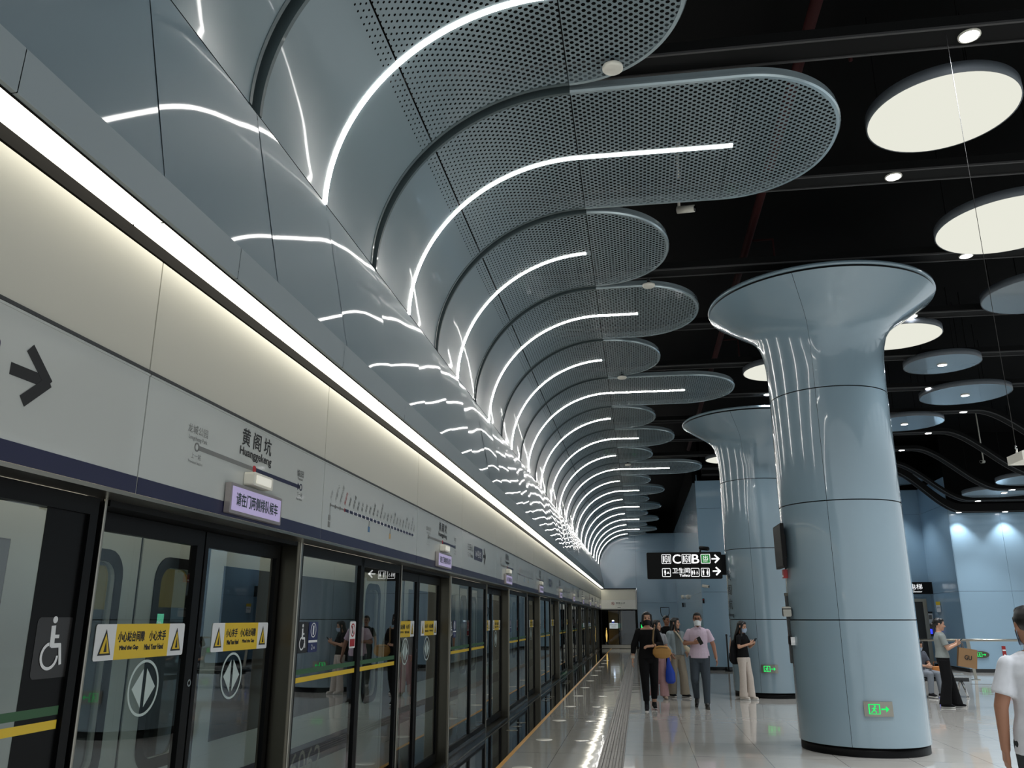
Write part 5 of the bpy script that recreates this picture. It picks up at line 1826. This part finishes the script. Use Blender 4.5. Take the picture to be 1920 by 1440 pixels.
    # ---- top
    if top:
        q = MB()
        rows = [(hem - 0.02, 0.176, 0.134), (0.98, 0.168, 0.127), (1.06, 0.148, 0.114), (1.14, 0.146, 0.110), (1.22, 0.154, 0.115), (1.30, 0.166, 0.119), (1.36, 0.158, 0.106), (1.405, 0.128, 0.086)]
        rows = [r for i, r in enumerate(rows) if i == 0 or r[0] > hem + 0.02]
        if not vneck:
            rows.append((1.435, 0.076, 0.070))
        else:
            rows[-1] = (1.392, 0.136, 0.094)
        q.loft([(V((0, 0.004, z)) + tz(z), rx * slim, ry * slim) for z, rx, ry in rows], 20)
        for s in 'RL':
            sh, el, wr = V(D['sh' + s]), V(D['el' + s]), V(D['wr' + s])
            q.caps(sh, sh.lerp(el, 0.3), 0.055 * slim, 0.057 * slim)
            if sleeve == 'short':
                e = sh.lerp(el, 0.72)
                ax = (el - sh).normalized()
                ux = ax.orthogonal().normalized()
                q.loft([(sh, 0.052 * slim, 0.052 * slim, ux, ax.cross(ux)), (sh.lerp(e, 0.5), 0.058 * slim, 0.058 * slim, ux, ax.cross(ux)), (e, 0.064 * slim, 0.064 * slim, ux, ax.cross(ux))], 14)
            elif sleeve in ('34', 'long'):
                q.caps(sh, el, 0.062 * slim, 0.054 * slim)
                e = el.lerp(wr, 0.5 if sleeve == '34' else 0.92)
                q.caps(el, e, 0.054 * slim, 0.046 * slim)
        fuse(q, 'shirt' if collar else 'top', top, root, 0.009, 3, 0.5)
        if collar:
            q = MB()
            for s in (-1, 1):
                q.caps(V((s * 0.058, 0.03, 1.462)) + tz(1.46), V((s * 0.018, -0.070, 1.432)) + tz(1.43), 0.011, 0.011, 8)
                q.caps(V((s * 0.020, -0.072, 1.435)) + tz(1.43), V((s * 0.060, -0.088, 1.402)) + tz(1.41), 0.010, 0.007, 8)
            q.caps(V((-0.058, 0.03, 1.462)) + tz(1.46), V((0, 0.068, 1.470)) + tz(1.46), 0.011, 0.011, 8)
            q.caps(V((0.058, 0.03, 1.462)) + tz(1.46), V((0, 0.068, 1.470)) + tz(1.46), 0.011, 0.011, 8)
            fuse(q, 'collar', top, root, 0.007, 1, 0.4)
    if jacket:
        q = MB()
        for s in (-1, 1):
            q.loft([(V((s * 0.105, 0.01, z)) + tz(z), rx, ry) for z, rx, ry in ((0.90, 0.080, 0.140), (1.0, 0.074, 0.132), (1.12, 0.068, 0.124), (1.25, 0.074, 0.126), (1.36, 0.074, 0.110), (1.42, 0.045, 0.075))], 14)
        q.loft([(V((0, 0.085, z)) + tz(z), 0.12, 0.045) for z in (0.90, 1.1, 1.25, 1.40)], 14)
        for s in 'RL':
            sh, el, wr = V(D['sh' + s]), V(D['el' + s]), V(D['wr' + s])
            q.caps(sh, el, 0.070, 0.062)
            q.caps(el, el.lerp(wr, 0.75), 0.062, 0.054)
        fuse(q, 'cardigan', jacket, root, 0.010, 3, 0.5)
    # ---- shoes
    if shoes:
        for s in 'RL':
            a = V(D['ank' + s])
            td = V(D['toe' + s]).normalized()
            q = MB()
            q.caps(a - td * 0.045 + Vector((0, 0, -0.035)), a + td * 0.135 + Vector((0, 0, -0.048)), 0.042, 0.034)
            q.caps(a + Vector((0, 0, 0.015)), a + td * 0.05 + Vector((0, 0, -0.03)), 0.042, 0.042)
            o = fuse(q, 'shoe', shoes[0], root, 0.009, 2, 0.5)
            if len(shoes) > 1:
                q = MB()
                q.caps(a - td * 0.052 + Vector((0, 0, -0.072)), a + td * 0.142 + Vector((0, 0, -0.072)), 0.038, 0.034)
                k = fuse(q, 'sole', shoes[1], o, 0.009, 1, 0.4)
                for v in k.data.vertices:
                    v.co.z = max(v.co.z, a.z - 0.083)
                    v.co.z = min(v.co.z, a.z - 0.055 + 0.004)
    return root

BLK = cloth('cloth_black', (15, 15, 17))
BLK2 = cloth('cloth_charcoal', (24, 24, 27))

# ---- woman in black walking towards the camera
w1 = person('woman in black with black mask walking towards the camera, tan bag on her arm', (0.12, 15.75, 0), 1.665, radians(4),
    dict(ankR=(-0.075, -0.17, 0.085), kneeR=(-0.085, -0.13, 0.49), ankL=(0.085, 0.17, 0.105), kneeL=(0.09, 0.02, 0.485), elR=(-0.255, 0.02, 1.115), wrR=(-0.285, -0.02, 0.88),
         elL=(0.235, -0.01, 1.13), wrL=(0.055, -0.185, 1.105), toeR=(-0.1, -1, -0.1), toeL=(0.06, -1, -0.15)),
    top=BLK, sleeve='34', bottom=BLK, shoes=(BLK2, SOLE), hair='bob', mask=MASKB, vneck=True, hem=0.90, pants_hem=0.17, slim=1.04, handsL=(0.6,), hdL=((-1, -0.2, -0.05), (0, 0.5, -1)))
sq = MB()
for s, a in ((-1, (-0.075, -0.17, 0.11)), (1, (0.085, 0.17, 0.13))):
    sq.caps(a, (a[0], a[1] + 0.01, a[2] + 0.10), 0.043, 0.042)
fuse(sq, 'socks', BLK2, w1, 0.01, 1)
wb = MB()
for z in (0.895, 0.91, 0.928):
    wb.tube([(-0.284 + 0.032 * cos(a), -0.018 + 0.032 * sin(a), z + 0.004 * sin(3 * a)) for a in [i * pi / 8 for i in range(17)]], 0.006, 6)
wb.build('bracelets', PLASTIC, w1)
t = thing('handbag', 'tan crescent shoulder bag held by the woman in black', 'bag', (0.36, 15.60, 1.0))
bg_ = MB()
bg_.loft([((0, 0, -0.13), 0.05, 0.03), ((0, 0, -0.11), 0.12, 0.05), ((0, 0, -0.05), 0.165, 0.065), ((0, 0, 0.02), 0.160, 0.06), ((0, 0, 0.07), 0.12, 0.04), ((0, 0, 0.09), 0.06, 0.02)], 20)
TAN = mat('bag_tan', (176, 130, 66), 0.6)
fuse(bg_, 'bag_body', TAN, t, 0.010, 3)
MB().tube([(-0.13, 0.0, 0.06), (-0.15, -0.01, 0.18), (-0.13, 0.04, 0.34), (-0.11, 0.11, 0.40)], 0.016, 8).build('strap', mat('strap_tan', (120, 96, 60), 0.6), t)
MB().tube([(-0.10, -0.055, 0.05), (0.0, -0.075, 0.06), (0.10, -0.055, 0.05)], 0.006, 6).build('zip', mat('zip_tan', (96, 70, 36), 0.5), t)

# ---- man in the pink shirt
m1 = person('man in pale pink short-sleeved shirt, white mask and grey jeans, phone in hand', (1.05, 16.25, 0), 1.655, radians(-6),
    dict(ankR=(-0.10, 0.20, 0.15), kneeR=(-0.105, -0.07, 0.50), ankL=(0.095, -0.10, 0.085), kneeL=(0.10, -0.07, 0.49), elR=(-0.255, 0.03, 1.14), wrR=(-0.085, -0.19, 1.155), elL=(0.265, 0.04, 1.12), wrL=(0.305, -0.03, 0.885),
         toeR=(-0.08, -1, -0.75), toeL=(0.12, -1, 0), shR=(-0.168, 0.005, 1.350), shL=(0.168, 0.005, 1.350)),
    skin=SKIN2, top=cloth('cloth_pink', (208, 188, 204)), sleeve='short', bottom=cloth('denim_grey', (66, 74, 82)), shoes=(mat('leather_black', (20, 18, 18), 0.4), mat('sole_dark', (58, 54, 50), 0.6)),
    hair='short', mask=MASKW, collar=True, hem=0.90, slim=1.10, glasses=True, handsR=(0.8,), hdR=((0.9, -0.35, 0.25), (0.2, 0.9, 0.1)))
bt = MB()
for z in (0.97, 1.05, 1.13, 1.21, 1.29, 1.37):
    bt.ball((0.006, -0.128 if z < 1.35 else -0.112, z), 0.007)
bt.build('shirt_buttons', mat('button_pale', (190, 176, 186), 0.4), m1)
t = thing('phone', 'dark phone held by the man in the pink shirt', 'phone', (1.06, 16.03, 1.165))
MB().poly(rrect(-0.035, -0.072, 0.035, 0.072, 0.01), Fr((0, 0, 0), (0.85, -0.1, 0.5), (-0.45, -0.2, 0.85)), 0.009, 0.0).build('phone_body', BLACKGLOSS, t)

# ---- woman in cardigan, beige trousers, turned to her left
w3 = person('long-haired woman in pale cardigan and beige wide trousers, face turned sideways', (0.72, 18.35, 0), 1.565, radians(28),
    dict(ankR=(-0.10, 0.10, 0.085), kneeR=(-0.10, 0.02, 0.48), ankL=(0.10, -0.12, 0.085), kneeL=(0.10, -0.09, 0.48), elL=(0.215, 0.06, 1.12), wrL=(0.18, -0.13, 0.95), elR=(-0.225, 0.03, 1.12), wrR=(-0.20, -0.12, 0.93), toeL=(0.3, -1, 0)),
    top=cloth('cloth_grey', (112, 118, 116)), sleeve='none', bottom=cloth('cloth_beige', (150, 140, 124)), shoes=(BLK2, SOLE), hair='longfront', turn=radians(42), wide=True, jacket=cloth('cloth_cardigan', (138, 150, 154)), vneck=True, hem=0.92)
t = thing('shoulder_bag', 'cream shoulder bag with black end at the hip of the woman in the cardigan', 'bag', (0.98, 18.12, 0.93))
q = MB().loft([((-0.10, 0, 0.10), 0.03, 0.04), ((-0.04, 0, 0.03), 0.07, 0.05), ((0.03, 0, -0.05), 0.075, 0.05), ((0.08, 0, -0.10), 0.05, 0.04)], 14)
fuse(q, 'bag_body', cloth('bag_cream', (196, 184, 160)), t, 0.010, 2)
MB().tube([(-0.10, 0.0, 0.10), (-0.20, 0.03, 0.28), (-0.26, 0.10, 0.36)], 0.016, 8).build('strap', cloth('strap_cream', (190, 178, 156)), t)
q = MB().loft([((0.05, 0, -0.07), 0.06, 0.05), ((0.09, 0, -0.14), 0.07, 0.05), ((0.10, 0, -0.19), 0.05, 0.03)], 14)
fuse(q, 'black_end', BLK, t, 0.010, 2)

# ---- woman in pink trousers behind the woman in black
w2 = person('woman in pink wide trousers half hidden behind the woman in black', (0.33, 17.95, 0), 1.52, radians(14),
    dict(elL=(0.215, 0.05, 1.12), wrL=(0.24, -0.08, 0.92), elR=(-0.22, 0.03, 1.12), wrR=(-0.20, -0.05, 0.9), ankL=(0.10, -0.08, 0.085), ankR=(-0.10, 0.10, 0.085)),
    top=cloth('cloth_ash', (150, 152, 156)), sleeve='short', bottom=cloth('cloth_dusty_pink', (176, 140, 142)), shoes=(cloth('shoe_nude', (180, 156, 140)),), hair='longfront', turn=radians(50), wide=True)
t = thing('shopping_bag', 'bright blue carrier bag hanging between the two long-haired women', 'bag', (0.56, 17.85, 0.30))
q = MB().loft([((0, 0, 0.0), 0.06, 0.05), ((0, 0, 0.04), 0.10, 0.07), ((0.0, 0, 0.20), 0.095, 0.065), ((-0.02, 0, 0.36), 0.05, 0.04), ((-0.03, 0, 0.50), 0.02, 0.018)], 16)
fuse(q, 'bag_body', mat('bag_blue', (20, 62, 170), 0.4), t, 0.012, 2)
MB().tube([(-0.03, 0, 0.48), (-0.01, -0.01, 0.54), (-0.03, -0.02, 0.58)], 0.008, 6).build('handle', mat('bag_blue_dark', (18, 50, 140), 0.4), t)

# ---- man behind them
person('man in black tee mostly hidden behind the long-haired women, dark short hair', (0.66, 22.2, 0), 1.62, radians(10), dict(),
    skin=SKIN2, top=BLK, bottom=BLK2, shoes=(BLK2, SOLE), hair='short', turn=radians(25))

# ---- woman with the phone by the second pillar
w4 = person('woman in black tee and cream wide trousers looking at her phone beside the second pillar', (2.03, 18.0, 0), 1.50, radians(52),
    dict(elR=(-0.21, -0.03, 1.13), wrR=(-0.065, -0.245, 1.21), elL=(0.21, -0.06, 1.13), wrL=(0.075, -0.245, 1.20), ankR=(-0.08, 0.02, 0.085), ankL=(0.06, -0.10, 0.085), kneeL=(0.08, -0.08, 0.48)),
    top=BLK, bottom=cloth('cloth_cream', (206, 194, 184)), shoes=(cloth('shoe_cream', (206, 196, 186)), SOLE), hair='longfront', mask=MASKL, wide=True, wk=0.82, turn=radians(8), tilt=radians(14), slim=0.92,
    handsR=(0.8,), handsL=(0.8,), hdR=((0.55, -0.6, 0.5), (0.6, 0.5, 0)), hdL=((-0.55, -0.6, 0.5), (-0.6, 0.5, 0)))
def local(root, p):
    return root.matrix_basis @ Vector(p)
pp_ = local(w4, (0.005, -0.30, 1.265))
t = thing('phone', 'dark phone in both hands of the woman in cream trousers', 'phone', pp_, radians(52))
MB().poly(rrect(-0.036, -0.075, 0.036, 0.075, 0.01), Fr((0, 0, 0), (1, 0, 0), (0, -0.6, 0.8)), 0.009, 0.0).build('phone_body', BLACKGLOSS, t)
bp_ = local(w4, (0.0, 0.20, 1.0))
t = thing('backpack', 'black backpack on the back of the woman in cream trousers', 'bag', bp_, radians(52))
q = MB().loft([((0, 0.0, -0.22), 0.10, 0.05), ((0, 0.01, -0.18), 0.135, 0.085), ((0, 0.01, 0.05), 0.135, 0.085), ((0, 0.0, 0.20), 0.11, 0.065), ((0, -0.01, 0.26), 0.06, 0.03)], 16)
fuse(q, 'bag_body', BLK2, t, 0.012, 2)
q = MB().loft([((0, 0.08, -0.17), 0.09, 0.03), ((0, 0.09, -0.10), 0.10, 0.035), ((0, 0.085, 0.0), 0.09, 0.03)], 14)
fuse(q, 'front_pocket', BLK, t, 0.012, 1)

# ---- person behind the second pillar
person('person in black tee and black trousers mostly hidden behind the second pillar', (2.30, 20.55, 0), 1.62, radians(-10),
    dict(wrR=(-0.27, -0.10, 0.89), elR=(-0.24, 0.02, 1.12), ankR=(-0.10, -0.12, 0.085)), top=BLK, bottom=BLK2, shoes=(BLK2, SOLE), hair='short')

# ---- woman with bun in profile, right
w5 = person('woman with bun in grey tee and black trousers in profile, typing on a phone', (5.47, 16.95, 0), 1.555, radians(82),
    dict(elR=(-0.20, -0.08, 1.12), wrR=(-0.08, -0.27, 1.20), elL=(0.20, -0.10, 1.12), wrL=(0.08, -0.28, 1.21), ankR=(-0.09, 0.08, 0.085), kneeR=(-0.09, 0.0, 0.48), ankL=(0.09, -0.16, 0.085), kneeL=(0.09, -0.10, 0.48)),
    top=cloth('cloth_grey_tee', (136, 142, 140)), bottom=BLK, shoes=(BLK2, SOLE), hair='bun', tilt=radians(8), wide=True, handsR=(0.8,), handsL=(0.8,),
    hdR=((0.45, -0.75, 0.45), (0.6, 0.5, 0)), hdL=((-0.45, -0.75, 0.45), (-0.6, 0.5, 0)), skin=SKIN, hem=0.96)
t = thing('phone', 'dark phone held up by the woman with the bun', 'phone', local(w5, (0.0, -0.35, 1.275)), radians(82))
MB().poly(rrect(-0.036, -0.075, 0.036, 0.075, 0.01), Fr((0, 0, 0), (1, 0, 0), (0, -0.8, 0.6)), 0.009, 0.0).build('phone_body', BLACKGLOSS, t)
# paper bag hanging on her forearm
t = thing('paper_bag', 'brown paper shopping bag with black letters held by the woman with the bun', 'bag', (5.83, 16.86, 0.70), radians(-6))
f0 = MB()
vs = [(-0.155, -0.06, 0), (0.155, -0.06, 0), (0.155, 0.06, 0), (-0.155, 0.06, 0), (-0.15, -0.065, 0.33), (0.15, -0.065, 0.33), (0.15, 0.065, 0.33), (-0.15, 0.065, 0.33), (-0.155, 0.0, 0.0), (0.155, 0, 0), (-0.13, 0, 0.33), (0.13, 0, 0.33)]
f0.add(vs, [(0, 8, 3, 2, 9, 1), (0, 1, 5, 4), (2, 3, 7, 6), (1, 9, 11, 5), (9, 2, 6, 11), (3, 8, 10, 7), (8, 0, 4, 10)])
KRAFT = mat('kraft_paper', (150, 116, 80), 0.7)
o = f0.build('bag_body', KRAFT, t)
o.rotation_euler = (0, radians(9), 0)
gm = MB().text('GU', -0.055, 0.135, frY(-0.0672), h=0.075, w=0.115, bold=0.003)
o2 = gm.build('bag_letters', BLACKINK, t)
o2.rotation_euler = (0, radians(9), 0)
hm = MB()
for yy in (-0.06, 0.06):
    hm.tube([(-0.02, yy, 0.32), (-0.03, yy * 0.8, 0.42), (-0.09, yy * 0.3, 0.455), (-0.11, yy * 0.8, 0.40), (-0.08, yy, 0.32)], 0.005, 6)
hm.build('handles', mat('kraft_twine', (120, 92, 62), 0.7), t)

# ---- seated passenger
w6 = person('seated passenger in grey with a pale mask and dark hair on the bench', (5.72, 19.25, -0.36), 1.50, radians(25),
    dict(hipR=(-0.09, -0.02, 0.94), hipL=(0.09, -0.02, 0.94), kneeR=(-0.10, -0.44, 0.93), kneeL=(0.12, -0.44, 0.93), ankR=(-0.10, -0.40, 0.51), ankL=(0.14, -0.46, 0.51),
         elR=(-0.21, -0.10, 1.13), wrR=(-0.07, -0.30, 1.10), elL=(0.21, -0.10, 1.13), wrL=(0.07, -0.30, 1.10), head=(0, -0.07, 1.57), shR=(-0.165, -0.02, 1.375), shL=(0.165, -0.02, 1.375)),
    top=cloth('cloth_slate', (88, 92, 102)), bottom=cloth('cloth_light_grey', (128, 134, 142)), shoes=(BLK2, SOLE), hair='bob', mask=MASKL, tilt=radians(24), handsR=(0.8,), handsL=(0.8,))
t = thing('handbag', 'small orange-brown bag on the bench beside the seated passenger', 'bag', (6.02, 19.12, 0.415), radians(20))
q = MB().loft([((0, 0, 0.0), 0.11, 0.06), ((0, 0, 0.10), 0.115, 0.06), ((0, 0, 0.19), 0.09, 0.035)], 16)
fuse(q, 'bag_body', mat('bag_orange', (176, 110, 46), 0.5), t, 0.012, 1)
MB().tube([(-0.07, 0, 0.17), (-0.05, 0, 0.27), (0.05, 0, 0.27), (0.07, 0, 0.17)], 0.008, 6).build('handle', mat('bag_orange_dark', (120, 72, 30), 0.5), t)

# ---- man with white shirt, back to the camera, right edge
person('man in white short-sleeved shirt seen from behind, cut by the right edge', (2.285, 5.5, 0), 1.62, radians(176),
    dict(elR=(-0.235, 0.02, 1.11), wrR=(-0.235, -0.07, 0.86), elL=(0.235, 0.01, 1.11), wrL=(0.225, -0.06, 0.86), ankL=(0.09, -0.12, 0.085), ankR=(-0.09, 0.14, 0.10)),
    skin=SKIN2, top=cloth('cloth_white', (206, 208, 214)), sleeve='short', bottom=cloth('denim_dark', (52, 56, 58)), shoes=(BLK2, SOLE), hair='short', mask=MASKL, collar=True, hem=0.86, slim=1.10)
